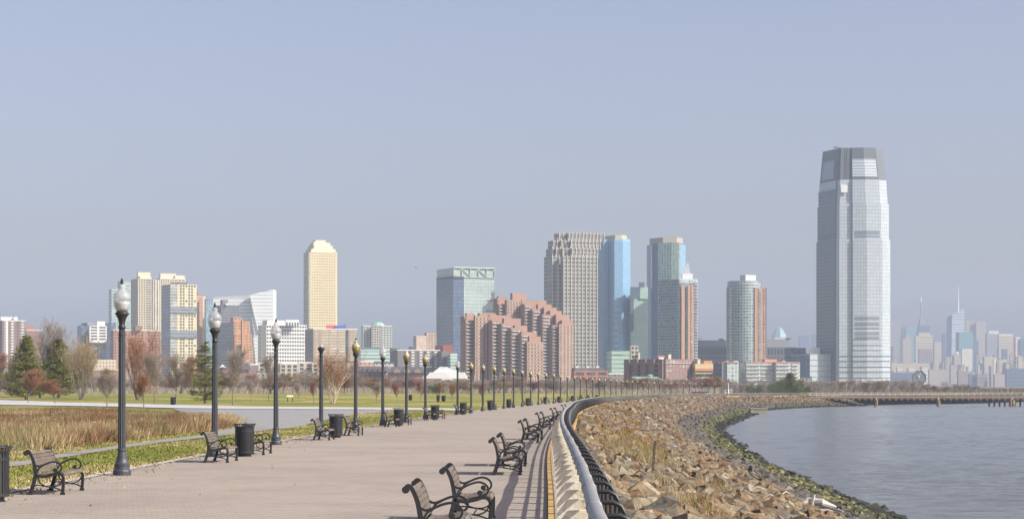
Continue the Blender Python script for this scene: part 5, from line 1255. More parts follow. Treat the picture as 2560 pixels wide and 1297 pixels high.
# -- stone tower with piers
b = Building('stone_office_tower', 'broad grey tan stone office tower with piers and stepped top', 2270, 1420)
TS = TANC; SW = DG2
def pier(b_, f, z1, bay, z0=0):
    a, c = f[0], f[1]; L = (c - a).length; d = (c - a) / L; n2 = Vector((d.y, -d.x)); n = max(1, round(L / bay))
    for i in range(n + 1):
        if b_.piers >= 96: return
        p = a + d * (L * i / n) + n2 * 0.35; mb = MB(); mb.obox((p.x, p.y), 0.42, 0.45, z0, z1 + 2.2, math.atan2(d.y, d.x)); mb.build('pier', mat('pale stone pier', (0.46, 0.43, 0.35), 0.7), b_.root); b_.piers += 1
b.piers = 0
for xl, xc, xr, yt, yb_, Y in ((1360, 1381, 1397, 640, None, 2276), (1389, 1395, 1405, 660, None, 2272), (1401, 1409, 1493, 640, None, 2268), (1365, 1381, 1393, 621, 641, 2284), (1384, 1391, 1400, 620, 642, 2282), (1399, 1407, 1426, 620, 641, 2280), (1422, 1431, 1494, 620, 641, 2278),
                       (1370, 1384, 1402, 601, 622, 2292), (1398, 1404, 1420, 601, 622, 2290), (1417, 1428, 1500, 601, 622, 2288), (1385, 1398, 1418, 583, 602, 2300), (1414, 1422, 1510, 582, 602, 2298)):
    f, z0, z1 = b.block('wall', TS, xl, xc, xr, yt, yb_, Y=Y, th=22); W = (f[1] - f[0]).length; zz = max(z0, 0)
    crown_ = yt < 590
    if not crown_: b.rects(front(f), zz, z1, 4.35, 4.3, 2.9, 1.9, SW)
    else: b.rects(front(f), zz, z1, 4.35, 8.2, 3.3, 7.0, mat('grey louvre panel', (0.16, 0.155, 0.15), 0.6), 'louvre')
    if (f[3] - f[0]).length > 12: b.rects(left(f), zz, z1, 4.35, 4.3, 2.6, 1.9, SW)
    pier(b, f, z1, 4.35, zz)
b.done()
# -- blue glass pair
def octa(b_, part, mt, pts, Y, yt, yb_=None):
    """a prism whose front outline runs through (picture column, extra distance) corners"""
    z0 = PZ(yb_, Y) if yb_ else -0.2; P = [Vector((PX(px, Y + dy), Y + dy)) for px, dy in pts]; cx = sum(p.x for p in P) / len(P)
    Bk = [Vector((2 * cx - P[-1].x + (P[-1].x - cx) * 1.6, P[-1].y + 16)), Vector((cx - (P[-1].x - cx) * 0.6, P[0].y + 20))]
    foot_ = P + [Vector((P[-1].x - 4, P[-1].y + 22)), Vector((P[0].x + 4, P[0].y + 22))]
    mb = MB(); mb.prism(foot_, z0, PZ(yt, Y)); return mb.build(part, mt, b_.root), P, z0, PZ(yt, Y)
b = Building('blue_glass_tower', 'bright blue glass tower with a tan crown beside the stone tower', 2330, 1535)
GB = facade('bright blue facade', (0.2, 0.36, 0.5), (0.21, 0.38, 0.58), 3.2, 3.1, 0.88, 0.8, 0.2, 0.1, rnd=0.08, spec=0.5)
octa(b, 'wall', GB, [(1492, 26), (1508, 12), (1520, 13), (1536, 0), (1557, 2), (1576, 12)], 2330, 602); octa(b, 'top_floor', facade('aqua top', (0.28, 0.5, 0.55), (0.25, 0.45, 0.52), 3.2, 4.5, 0.9, 0.9, 0.2, rnd=0.1), [(1493, 26.5), (1508.5, 12.5), (1520, 13.5), (1536.4, 0.6), (1557, 2.6), (1574.5, 12)], 2330, 596, 602.5)
octa(b, 'crown', mat('tan crown wall', (0.5, 0.42, 0.28), 0.7), [(1506, 34), (1538, 8), (1554, 9), (1567, 16)], 2334, 586, 596.5)
mb = MB(); GRD = mat('balcony edge', (0.5, 0.58, 0.62), 0.5)
for k in range(9):
    q = MB(); zc = PZ(775 + k * 15.0, 2328); q.obox((PX(1541, 2328), 2328.6), 2.0, 1.0, zc - 0.3, zc + 0.9, 0.1); q.build('balcony', GRD, b.root)
b.done()
b = Building('dark_blue_glass_tower', 'dark blue and green glass tower with a tan crown, right of the green block', 2450, 1660)
GD = facade('navy facade', (0.07, 0.12, 0.22), (0.06, 0.11, 0.22), 2.4, 3.2, 0.85, 0.85, 0.2, 0.07, rnd=0.2, spec=0.7); GG = facade('green grey facade', (0.28, 0.36, 0.31), (0.15, 0.24, 0.23), 3.4, 3.2, 0.62, 0.62, 0.3, rnd=0.5)
octa(b, 'side_wall', facade('steel blue facade', (0.12, 0.19, 0.29), (0.13, 0.2, 0.3), 3, 3.2, 0.9, 0.8, 0.2, 0.08, rnd=0.15), [(1617, 30), (1628, 14), (1646, 12)], 2450, 609); octa(b, 'navy_strip', GD, [(1629, 13.2), (1645, 6)], 2450, 608.5)
octa(b, 'wall', GG, [(1645, 4), (1678, 0), (1697, 0), (1702, 3)], 2450, 606.5); octa(b, 'right_wall', GB, [(1697, 3.5), (1714, 14)], 2450, 610)
octa(b, 'silver_strip', WHITE, [(1627.5, 12.8), (1630.6, 11.2)], 2450, 610, 720)
octa(b, 'crown', mat('tan grey crown wall', (0.4, 0.35, 0.28), 0.7), [(1624, 30), (1657, 8), (1692, 8), (1707, 20)], 2456, 592, 606.6); b.done()
b = Building('green_office_block', 'pale green glass office block with a dark L shaped edge', 2330, 1596)
GN = facade('sea green facade', (0.34, 0.47, 0.41), (0.32, 0.46, 0.4), 4, 4, 0.9, 0.75, 0.3, 0.15, rnd=0.08)
b.block('wall', GN, 1570, 1577, 1620, 746, Y=2330, th=15); b.block('wall', GN, 1596, 1600, 1620, 717, 747, Y=2331, th=15)
slab(b, 'dark_edge', mat('dark teal edge', (0.07, 0.11, 0.14), 0.4), [(1576, 828), (1584.5, 828), (1584.5, 746), (1600, 746), (1600, 717), (1612, 717), (1612, 705), (1598, 705), (1598, 717), (1576, 717)], 2320, 5, 0.27); b.done()
b = Building('small_stone_office', 'small cream stone building with dark windows below the green block', 2100, 1588)
f, z0, z1 = b.block('wall', mat('cream stone small', (0.5, 0.45, 0.37), 0.8), 1574, 1577, 1596, 864, th=15); b.rects(front(f), 0, z1, 3.6, 4.2, 2.4, 2.4, DG); b.block('wall', CREAM, 1594, 1596, 1600, 881, th=15, Y=2098); b.done()
b = Building('green_podium', 'low sea green podium at the foot of the blue glass tower', 2150, 1552); b.block('wall', facade('podium stripes', (0.4, 0.52, 0.44), (0.2, 0.32, 0.28), 12, 4.5, 1.1, 0.4, 0.4), 1524, 1529, 1579, 876, th=12, depth=20); b.done()
# -- spire tower
b = Building('spire_tower', 'glass and brick apartment tower with a white pointed spire', 2050, 1700)
GL_ = facade('grey green flats glass', (0.25, 0.31, 0.34), (0.12, 0.16, 0.19), 3.2, 3.0, 0.75, 0.6, 0.25, rnd=0.6)
f, z0, z1 = b.block('glass_wall', GL_, 1646, 1697, 1700, 697, th=40); f, z0, z1 = b.block('glass_wall', GL_, 1690, 1699, 1744, 706, th=18, Y=2046)
ORB = mat('salmon brick pier', (0.44, 0.255, 0.165), 0.85)
b.block('top_floor', facade('pale top glass', (0.5, 0.56, 0.56), (0.25, 0.33, 0.35), 3, 3, 0.7, 0.6, 0.3), 1661, 1699, 1744.5, 697, 711, th=18, Y=2047.5, depth=40)
for i, (x0, x1) in enumerate(((1704, 1712), (1720, 1726), (1729, 1734.5))): b.block('brick_pier', ORB, x0 - 1, x0, x1, 713, th=18, Y=2041 + i * 4)
f, z0, z1 = b.block('bay', GL_, 1699, 1700, 1704, 712, th=18, Y=2043, depth=3)
f2 = foot(1690, 1699, 1744, 2046, 18); Wf = (f2[1] - f2[0]).length
b.rects((f2[0], f2[1]), 0, PZ(713, 2046), 3, 3, 2.5, 2.0, LG, 'window', u0=Wf * 0.28, u1=Wf * 0.45, off=1.0); b.rects((f2[0], f2[1]), 0, PZ(713, 2046), 3, 3, 2.5, 2.0, LG, 'window', u0=Wf * 0.60, u1=Wf * 0.67, off=1.0); b.rects((f2[0], f2[1]), 0, PZ(700, 2046), 4, 3, 3.4, 0.5, BALC, 'balcony', u0=Wf * 0.79, u1=Wf, off=0.8, thick=1.4)
b.block('roof_block', mat('pale grey metal', (0.55, 0.57, 0.57), 0.5), 1704, 1706, 1732, 683, 697, th=18, Y=2056)
mb = MB(); cx, cy = PX(1720, 2060), 2064; mb.face([(cx - 4.2, cy, PZ(683, 2060)), (cx + 2.6, cy, PZ(683, 2060)), (cx + 0.6, cy + 1.5, PZ(652, 2060))]); mb.face([(cx + 2.6, cy, PZ(683, 2060)), (cx + 2.6, cy + 5, PZ(683, 2060)), (cx + 0.6, cy + 1.5, PZ(652, 2060))])
mb.face([(cx - 4.2, cy + 5, PZ(683, 2060)), (cx - 4.2, cy, PZ(683, 2060)), (cx + 0.6, cy + 1.5, PZ(652, 2060))]); mb.face([(cx + 2.6, cy + 5, PZ(683, 2060)), (cx - 4.2, cy + 5, PZ(683, 2060)), (cx + 0.6, cy + 1.5, PZ(652, 2060))])
mb.build('spire', mat('pale grey metal', (0, 0, 0)), b.root); b.done()
# -- round tower
b = Building('round_glass_tower', 'rounded glass and brick apartment tower standing alone', 2140, 1867)
Yr = 2140; cx = PX(1862, Yr); rad = 17.2
b.block('brick_wing', ORB, 1884, 1887, 1917, 718, Y=2132, th=14, depth=14); f, z0, z1 = b.last; W = (f[1] - f[0]).length
b.rects(front(f), 0, z1, W, 3, 3.2, 2.2, LG, u0=W * 0.28, u1=W * 0.52, off=0.4); b.rects(front(f), 0, z1, W, 3, 2.2, 2.0, LG, u0=W * 0.72, u1=W * 0.86, off=0.4); b.rects(front(f), 0, z1, W, 3, 1.4, 1.5, DG, u0=W * 0.88, u1=W * 0.98, off=0.3)
b.block('glass_wing', GL_, 1816, 1824, 1846, 718, Y=2136, th=20, depth=None); f, z0, z1 = b.last; b.rects(front(f), 0, z1, 4, 3, 3.4, 0.5, BALC, 'balcony', off=0.7, thick=1.2)
mb = MB(); n = 36
ring = [(cx + rad * math.cos(a), 2148 + rad * math.sin(a)) for a in [2 * math.pi * k / n for k in range(n)]]; mb.prism(ring, -0.2, PZ(703, Yr)); mb.build('round_wall', facade('round bay glass', (0.36, 0.43, 0.44), (0.16, 0.21, 0.24), 3.0, 3.0, 0.62, 0.6, 0.25, rnd=0.6), b.root)
for k in range(0, 34):
    zc = PZ(712, Yr) - k * 2.95
    if zc > 6: q = MB(); q.lathe([(rad + 0.5, zc - 0.25), (rad + 0.5, zc + 0.2)], 36, (cx, 2148)); q.build('floor_ring', mat('pale ring', (0.45, 0.5, 0.5), 0.6), b.root)
b.block('upper_floors', GL_, 1825, 1833, 1904, 701, 719, Y=2152, th=10, depth=14); b.block('roof_block', mat('pale grey metal', (0, 0, 0)), 1850, 1864, 1890, 687, 701, Y=2156, th=30); b.done()
# -- arcaded dark blocks
AR = mat('dark grey stone', (0.14, 0.15, 0.17), 0.7)
for lab, xl, xc, xr, y1, y2, Y in (('dark grey arcaded building between the spire tower and the round tower', 1738, 1745, 1824, 850, 866, 2300), ('dark grey building with ribbed windows right of the round tower', 1908, 1912, 1992, 848, 867, 2310)):
    b = Building('arcaded_building', lab, Y, xc, group='dark grey arcaded buildings'); f, z0, z1 = b.block('upper_wall', mat('grey upper stone', (0.24, 0.25, 0.27), 0.7), xl + 3, xc, xr - (20 if xl > 1800 else 0), y1, y2, Y=Y + 8, th=10)
    f, z0, z1 = b.block('wall', AR, xl, xc - 2, xr, y2, th=6, depth=30); b.rects(front(f), 0, z1, 3.6, 9.5, 1.5, 6.5, mat('arch recess', (0.05, 0.055, 0.065), 0.4), 'arch', off=0.06); b.rects(front(f), 0, z1 - 12, 3.6, 9, 0.7, 7, GREYW, 'pilaster', off=0.3); b.block('roof_block', AR, xr - 26, xr - 25, xr - 15, y1 - 4, y1, Y=Y + 12, th=6, depth=6); b.done()
# -- the tallest tower
b = Building('tallest_glass_tower', 'very tall silver glass tower with a dark tapering crown by the water', 2200, 2133)
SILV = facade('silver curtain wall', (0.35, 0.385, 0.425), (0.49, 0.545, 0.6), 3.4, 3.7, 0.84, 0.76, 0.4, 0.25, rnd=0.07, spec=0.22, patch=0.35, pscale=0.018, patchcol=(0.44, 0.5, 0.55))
DKC = mat('dark crown metal', (0.12, 0.135, 0.155), 0.5, var=0.05)
T0 = [(2041, 48), (2088, 7), (2098, 0), (2131, 0.0), (2131.6, -1.6), (2168, -3), (2206, 0), (2206.5, 2), (2226, 9)]
def tier(part, mt, k, yt, yb_, k2=None, Y=2200, pts=T0, back=30):
    C = Vector((PX(2133, Y), Y + 30)); P = [Vector((PX(px, Y + dy), Y + dy)) for px, dy in pts]; P += [P[-1] + Vector((-3, back)), P[0] + Vector((4, 26))]
    P = [C + (p - C) * k for p in P]; Q = [C + (p - C) * (k2 / k) for p in P] if k2 else P; z0 = PZ(yb_, Y) if yb_ else -0.2; z1 = PZ(yt, Y)
    mb = MB(); u = 0; n = len(P)
    for i in range(n):
        a, c, a2, c2 = P[i], P[(i + 1) % n], Q[i], Q[(i + 1) % n]; L = (c - a).length
        mb.face([(a.x, a.y, z0), (c.x, c.y, z0), (c2.x, c2.y, z1), (a2.x, a2.y, z1)], [(u, z0), (u + L, z0), (u + L, z1), (u, z1)]); u += L
    mb.face([(q.x, q.y, z1) for q in Q], [(0.01, 0.01)] * n); return mb.build(part, mt, b.root), P, Q, z0, z1
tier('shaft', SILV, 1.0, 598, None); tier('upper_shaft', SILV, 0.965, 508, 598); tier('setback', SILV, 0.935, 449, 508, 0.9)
o, P, Q, z0, z1 = tier('crown', DKC, 0.895, 368, 449, 0.80)
SIDEG = facade('painted shade slate glass', (0.17, 0.2, 0.24), (0.13, 0.165, 0.21), 3.4, 3.7, 0.84, 0.76, 0.4, 0.2, rnd=0.12, spec=0.3, patch=0.5, pscale=0.02, patchcol=(0.16, 0.16, 0.155))  # darker slate paints the left face's shade and dark reflections into the glass colour
def on_face(P_, i, j=None, off=0.25):
    a, c = P_[i], P_[(j or i + 1)]; d = (c - a).normalized(); return a, c, d, Vector((d.y, -d.x)) * off
# bright panel set in the crown front and left, with thin dark lines
def crownpanel(i, j, u0, u1, ya, yb_, mt, part, off=0.35):
    t0 = (PZ(yb_, 2200) - z0) / (z1 - z0); t1 = (PZ(ya, 2200) - z0) / (z1 - z0); mb = MB(); pts = []
    for t_, us in ((t0, (u0, u1)), (t1, (u1, u0))):
        a = P[i].lerp(Q[i], t_); c = P[j].lerp(Q[j], t_)
        for u in us:
            p = a.lerp(c, u); d = (c - a).normalized(); p = p + Vector((d.y, -d.x)) * off; pts.append((p.x, p.y, z0 + (z1 - z0) * t_))
    mb.face(pts, [(u0 * 30, 0), (u1 * 30, 0), (u1 * 30, 20), (u0 * 30, 20)]); mb.face([(p[0], p[1] + 0.2, p[2]) for p in reversed(pts)]); return mb.build(part, mt, b.root)
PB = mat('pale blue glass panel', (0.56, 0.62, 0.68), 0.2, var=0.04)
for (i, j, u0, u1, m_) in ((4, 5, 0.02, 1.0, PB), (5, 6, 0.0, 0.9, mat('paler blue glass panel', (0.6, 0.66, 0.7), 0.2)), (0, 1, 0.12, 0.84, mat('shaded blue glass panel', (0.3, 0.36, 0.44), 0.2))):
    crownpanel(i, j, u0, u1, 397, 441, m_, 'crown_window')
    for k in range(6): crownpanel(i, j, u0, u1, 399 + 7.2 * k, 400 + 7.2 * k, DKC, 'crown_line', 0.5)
# bright reflecting facet
def facet(k, i, j, u0, u1, ya, yb_, mt, part, off=0.3):
    C = Vector((PX(2133, 2200), 2230)); pp = [Vector((PX(px, 2200 + dy), 2200 + dy)) for px, dy in T0]; a = C + (pp[i] - C) * k; c = C + (pp[j] - C) * k; d = (c - a).normalized(); n2 = Vector((d.y, -d.x)) * off
    A = a.lerp(c, u0) + n2; B2_ = a.lerp(c, u1) + n2; mb = MB(); mb.prism([A, B2_, B2_ - n2 * 0.8, A - n2 * 0.8], PZ(yb_, 2200), PZ(ya, 2200), bottom=True); return mb.build(part, mt, b.root)
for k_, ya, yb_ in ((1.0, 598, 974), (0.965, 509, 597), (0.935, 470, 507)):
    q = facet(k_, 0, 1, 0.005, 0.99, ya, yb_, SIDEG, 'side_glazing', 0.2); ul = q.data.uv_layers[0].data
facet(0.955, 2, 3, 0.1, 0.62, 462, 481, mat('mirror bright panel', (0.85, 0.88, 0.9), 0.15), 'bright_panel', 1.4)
LOUV = facade('grey louvre', (0.28, 0.3, 0.34), (0.2, 0.22, 0.27), 1.7, 3.6, 0.6, 1.1, 0.5, rnd=0.1)
for ya, yb_ in ((576.5, 585.5), (588.5, 592.5)):
    for i, j, u0, u1 in ((4, 5, 0.18, 1.0), (5, 6, 0.0, 0.9)): facet(0.965, i, j, u0, u1, ya, yb_, LOUV, 'louvre_band')
    facet(0.965, 0, 1, 0.15, 0.8, ya + 3, yb_ + 3, DKC, 'louvre_band')
for ya, yb_ in ((791, 799), (806, 813.5), (818, 822.5), (829, 836.5), (841, 845.5)):
    for i, j, u0, u1 in ((4, 5, 0.18, 1.0), (5, 6, 0.0, 0.78)): facet(1.0, i, j, u0, u1, ya, yb_, LOUV, 'louvre_band')
for y_ in (847.5, 862, 875): 
    for i, j, u0, u1 in ((4, 5, 0.0, 1.0), (5, 6, 0.0, 0.92)): facet(1.0, i, j, u0, u1, y_, y_ + 1.2, DKC, 'floor_line')
for y_ in (889, 902, 916, 929, 943):
    for i, j in ((2, 3), (4, 5), (5, 6), (7, 8)): facet(1.0, i, j, 0, 1, y_, y_ + 1.3, DKC, 'floor_line', 0.5)
for i_, (k_, ya, yb_) in enumerate(((1.0, 598, 975), (0.965, 508, 598), (0.935, 449, 508))):
    for u in (0.02, 0.1): facet(k_, 1, 2, u, u + 0.1, ya, yb_, DKC, 'corner_groove')
    facet(k_, 3, 5, 0.0, 0.03, ya, yb_, DKC, 'corner_groove', 2.2)
for k_ in range(5): crownpanel(1 if k_ < 2 else 2, 2 if k_ < 2 else 3, 0.15 + 0.4 * (k_ % 2) + 0.1 * k_, 0.2 + 0.4 * (k_ % 2) + 0.1 * k_, 370, 448, DARKR, 'crown_rib')
for px in (2133, 2155, 2175, 2196): 
    q = MB(); q.box(PX(px, 2198), PX(px + 2.2, 2198), 2194.5, 2196.8, 0, PZ(946, 2196)); q.build('column', WHITE, b.root)
b.block('mast_base', DKC, 2088, 2089, 2100, 366.5, 369, Y=2220, depth=4)
b.done()
b = Building('glass_annex', 'low glass annex with horizontal bands at the foot of the tallest tower', 2205, 2060)
AN = facade('annex curtain wall', (0.46, 0.5, 0.53), (0.42, 0.48, 0.53), 1.7, 5.0, 0.8, 0.85, 0.3, 0.15, rnd=0.12, patch=0.4, pscale=0.05, patchcol=(0.36, 0.45, 0.52))
f, z0, z1 = b.block('wall', AN, 1975, 2025, 2112, 886, th=24, roof=GREYW); W = (f[1] - f[0]).length; d = (f[1] - f[0]).normalized()
q_, n2 = f[3], Vector((-math.cos(R(24)), -math.sin(R(24))))
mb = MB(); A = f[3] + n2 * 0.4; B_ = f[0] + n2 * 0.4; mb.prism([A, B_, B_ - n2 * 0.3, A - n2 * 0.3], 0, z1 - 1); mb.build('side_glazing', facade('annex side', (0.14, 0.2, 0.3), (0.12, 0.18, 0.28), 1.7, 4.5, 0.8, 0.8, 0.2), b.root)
for y_ in (899, 913, 927, 941):
    a = f[0] + Vector((d.y, -d.x)) * 0.3; c = f[1] + Vector((d.y, -d.x)) * 0.3; q = MB(); q.tube([(a.x, a.y, PZ(y_, 2205)), (c.x, c.y, PZ(y_, 2205))], 0.28, 4); q.build('floor_line', GREYW, b.root)
b.block('roof_block', WHITE, 2014, 2016, 2050, 868, 886, Y=2215); b.block('rear_wing', facade('dim rear', (0.17, 0.22, 0.27), (0.14, 0.19, 0.24), 3, 4, 0.7, 0.6), 1962, 1972, 2016, 869, Y=2250); b.done()
# -- low buildings in front (1435-2001)
b = Building('orange_brick_market', 'low orange brick building with a dark roof at the foot of the stone tower', 1500, 1475)
f, z0, z1 = b.block('wall', mat('vivid orange brick', (0.5, 0.2, 0.11), 0.85), 1428, 1436, 1520, 927, th=8, depth=14, roof=None); b.rects(front(f), 0, z1, 8, 3.4, 6.4, 2.1, DG2); b.block('roof', SLATE, 1430, 1436, 1512, 919, 927, th=8, depth=12, Y=1504)
for x in (1438, 1465, 1490): b.block('skylight', WHITE, x, x + 1, x + 8, 914.5, 919, th=8, depth=4, Y=1508)
b.done()
b = Building('dark_brick_warehouse', 'long dark red brick warehouse with shaded bays below the blue glass towers', 1480, 1640)
f, z0, z1 = b.block('wall', mat('wine brick', (0.23, 0.14, 0.12), 0.85), 1560, 1664, 1736, 897, th=52, roof=None); b.rects(left(f), 0, z1, 5.2, 3.2, 2.0, 1.8, DG); b.rects(front(f), 0, z1, 4.0, 3.2, 1.9, 1.7, LG, skip=lambda i, j, n, m: (i * 7 + j * 3) % 4 == 0)
for k in range(5):
    p = f[3].lerp(f[0], (k + 0.5) / 5); n2 = (f[0] - f[3]).normalized(); n3 = Vector((n2.y, -n2.x)); q = MB(); q.obox((p.x + n3.x * 0.8, p.y + n3.y * 0.8), 2.0, 1.0, 0, z1, math.atan2(n2.y, n2.x)); q.build('bay', mat('wine brick', (0, 0, 0)), b.root)
q = MB(); a, c = f[3], f[1]; q.tube([(f[3].x, f[3].y - 1, PZ(906.5, 1480)), (f[0].x, f[0].y - 2, PZ(906.5, 1480)), (f[1].x, f[1].y - 1, PZ(906.5, 1480))], 0.16, 4); q.build('cornice', CREAM, b.root)
b.block('roof_block', WHITE, 1646, 1648, 1660, 893, 897, Y=1500); b.block('roof_block', CREAM, 1670, 1671, 1678, 885.5, 897, Y=1500); b.block('roof_block', BRICK, 1642, 1644, 1662, 888, 893.5, Y=1504); b.done()
b = Building('buff_orange_block', 'buff and orange block right of the dark brick warehouse', 1500, 1765)
f, z0, z1 = b.block('wall', mat('buff panel', (0.58, 0.46, 0.27), 0.75), 1734, 1738, 1783, 909, th=14, depth=14); b.block('wall', OR, 1758, 1760, 1781, 901, 909.5, th=14, depth=8, Y=1504); b.rects(front(f), 0, z1 - 3, 9, 3.4, 6.5, 2.2, DG); b.block('lower_band', OR, 1734, 1738, 1783.2, 920, 927, th=14, depth=14, Y=1499)
b.block('stair_tower', CREAM, 1742, 1744, 1751, 897, 909.5, th=14, depth=6, Y=1503); b.done()
b = Building('dark_blue_flats', 'narrow dark blue grey block left of the white balconied flats', 1480, 1795); b.block('wall', facade('dim blue flats', (0.13, 0.14, 0.18), (0.09, 0.1, 0.13), 3, 3, 0.5, 0.5), 1783, 1805, 1808, 907, th=35); b.done()
b = Building('white_balcony_flats', 'long white balconied flats with a red roof edge in front of the round tower', 1500, 1900)
GWH = facade('pale flats facade', (0.56, 0.6, 0.57), (0.3, 0.38, 0.38), 2.6, 2.75, 0.6, 0.6, 0.5, rnd=0.5)
for i, (xl, xc, xr) in enumerate(((1806, 1808, 1818), (1816, 1818, 1847), (1852, 1862, 1866), (1862, 1865, 1901), (1899, 1902, 1938), (1936, 1939, 1975), (1972, 1975, 2000))):
    f, z0, z1 = b.block('wall', GWH, xl, xc, xr, 906, th=8, depth=14, Y=1500 - (i % 2) * 2.5); W = (f[1] - f[0]).length
    if (xr - xc) < 12 or i > 2: b.rects(front(f), 0, z1, 7, 2.75, min(5.2, W * 0.8), 0.9, BALC, 'balcony', off=0.6, thick=1.2)
    b.block('roof_edge', mat('salmon roof edge', (0.56, 0.29, 0.22), 0.8), xl - 0.5, xc - 0.5, xr, 904, 906, th=8, depth=15, Y=1499.4 - (i % 2) * 2.5)
for x0, x1, y in ((1815, 1822, 901), (1912, 1942, 897.5), (1955, 1964, 901), (1835, 1846, 902)): b.block('roof_block', mat('salmon roof edge', (0, 0, 0)) if x0 != 1835 else WHITE, x0 - 4, x0, x1, y, 904, th=8, depth=8, Y=1508)
b.done()
b = Building('green_roofed_hall', 'low hall with a pale green hipped roof and cupola behind the lamp row', 1250, 1625)
b.block('wall', mat('pinkish wall', (0.5, 0.4, 0.34), 0.8), 1590, 1592, 1670, 953, th=6, depth=16)
slab(b, 'roof', COPPER, [(1588, 953.5), (1672, 953.5), (1642, 941), (1580, 940.5)], 1248, 18, 0.1); q = MB(); q.lathe([(1.6, PZ(942, 1255)), (1.6, PZ(938, 1255)), (2.0, PZ(938, 1255)), (0.2, PZ(935, 1255))], 8, (PX(1625, 1255), 1255)); q.build('cupola', COPPER, b.root)
f, z0, z1 = b.last; b.rects(front(f), 0, z1, 4, 3.5, 1.2, 2.6, WHITE, 'column', off=0.3); b.done()
# -- rowhouses and hall left of centre
b = Building('dark_gabled_rowhouses', 'dark rowhouses with steep slate roofs below the teal office', 1560, 930)
f, z0, z1 = b.block('wall', mat('dark plum brick', (0.15, 0.1, 0.11), 0.85), 885, 890, 972, 928, th=10, depth=12); b.rects(front(f), 0, z1, 3.4, 3.1, 1.4, 1.7, LG)
for x in range(892, 970, 13): slab(b, 'gable', mat('dark plum brick', (0, 0, 0)), [(x, 928.5), (x + 11, 928.5), (x + 8, 918), (x + 3, 918)], 1556, 9, 0.1); b.block('chimney', WHITE, x + 10, x + 10.3, x + 12, 915, 926, th=10, depth=2, Y=1566)
slab(b, 'roof', SLATE, [(886, 929), (974, 929), (968, 915), (892, 915)], 1562, 9, 0.15); b.done()
b = Building('brick_rowhouses', 'brick rowhouses with white windows and dark roofs right of the dark rowhouses', 1500, 1015)
f, z0, z1 = b.block('wall', mat('dusty brick', (0.33, 0.21, 0.18), 0.85), 970, 974, 1062, 930, th=8, depth=12); b.rects(front(f), 0, z1, 3.3, 3.1, 1.5, 1.9, WHITE, 'window_frame'); b.rects(front(f), 0, z1, 3.3, 3.1, 1.0, 1.4, DG, off=0.16)
slab(b, 'roof', SLATE, [(968, 931), (1066, 931), (1056, 916), (978, 916)], 1498, 12, 0.12)
for x in (984, 1010, 1036): slab(b, 'dormer', mat('dusty brick', (0, 0, 0)), [(x, 931.5), (x + 14, 931.5), (x + 14, 926), (x + 7, 921), (x, 926)], 1496, 6, 0.1)
b.done()
for i, (x0, x1, yt, c_, lab) in enumerate(((640, 700, 930, (0.45, 0.4, 0.33), 'low pale shed roofs under the cream flats'), (895, 935, 905, (0.6, 0.33, 0.26), 'small salmon coloured house behind the dark rowhouses'), (826, 890, 905, (0.42, 0.36, 0.28), 'low buff houses right of the bare lamp post'), (1060, 1080, 918, (0.14, 0.15, 0.18), 'dark low roof left of the white hall'),
                                       (935, 985, 908, (0.5, 0.48, 0.45), 'low pale flat roof behind the rowhouses'), (1520, 1562, 935, (0.25, 0.2, 0.18), 'low brown house behind the lamp row near the warehouse'), (2000, 2030, 945, (0.3, 0.3, 0.32), 'low grey shed left of the tallest tower'), (150, 205, 925, (0.4, 0.3, 0.25), 'low brown house between the two pines'))):
    b = Building('low_house', lab, 1640 + i * 7, x0, group='low houses at the park edge'); mt_ = facade('low house %d' % i, c_, (0.12, 0.13, 0.15), 3.4, 3.1, 0.4, 0.45); b.block('wall', mt_, x0, x0 + 2, x1, yt, th=10, depth=12, roof=WHITE if i % 2 else DARKR); b.done()
b = Building('white_tented_hall', 'cream hall with white tent like roofs behind the round shrub', 1380, 1115)
f, z0, z1 = b.block('wall', mat('cream hall wall', (0.62, 0.57, 0.43), 0.8), 1062, 1066, 1168, 946, th=6, depth=18); b.rects(front(f), 0, z1, 5, 6, 2.2, 4, WHITE, 'bay_window')
slab(b, 'roof', WHITE, [(1062, 946), (1168, 946), (1160, 930), (1075, 930)], 1379, 20, 0.08); slab(b, 'roof', mat('pale canvas', (0.66, 0.67, 0.68), 0.5), [(1082, 931), (1150, 931), (1118, 917), (1100, 916)], 1384, 16, 0.08); slab(b, 'gable', WHITE, [(1100, 950), (1135, 950), (1118, 938)], 1374, 4, 0.05); b.done()
# masts of moored boats behind the trees
for i, (x0, x1, yt) in enumerate(((1186, 1186, 935), (1196, 1196, 945), (1231, 1238, 945), (1246, 1241, 938), (1250, 1250, 930), (1264, 1263, 940), (1296, 1296, 945), (1336, 1336, 941), (1344, 1344, 948), (1216, 1216, 948))):
    Y = 1150; r = empty('sailboat', (PX(x0, Y), Y, 0), 'moored sailboat mast behind the trees, %s from the left' % ordn(i + 1), 'sailboat', 'moored sailboats')
    q = MB(); q.tube([(PX(x0, Y), Y, 0.6), (PX(x1, Y), Y, PZ(yt, Y))], 0.09, 5); q.build('mast', WHITE, r); q = MB(); q.prism([(PX(x0, Y) - 1, Y - 3), (PX(x0, Y) + 1, Y - 3), (PX(x0, Y) + 1.3, Y + 2), (PX(x0, Y), Y + 4), (PX(x0, Y) - 1.3, Y + 2)], 0, 1.0); q.build('hull', WHITE, r)
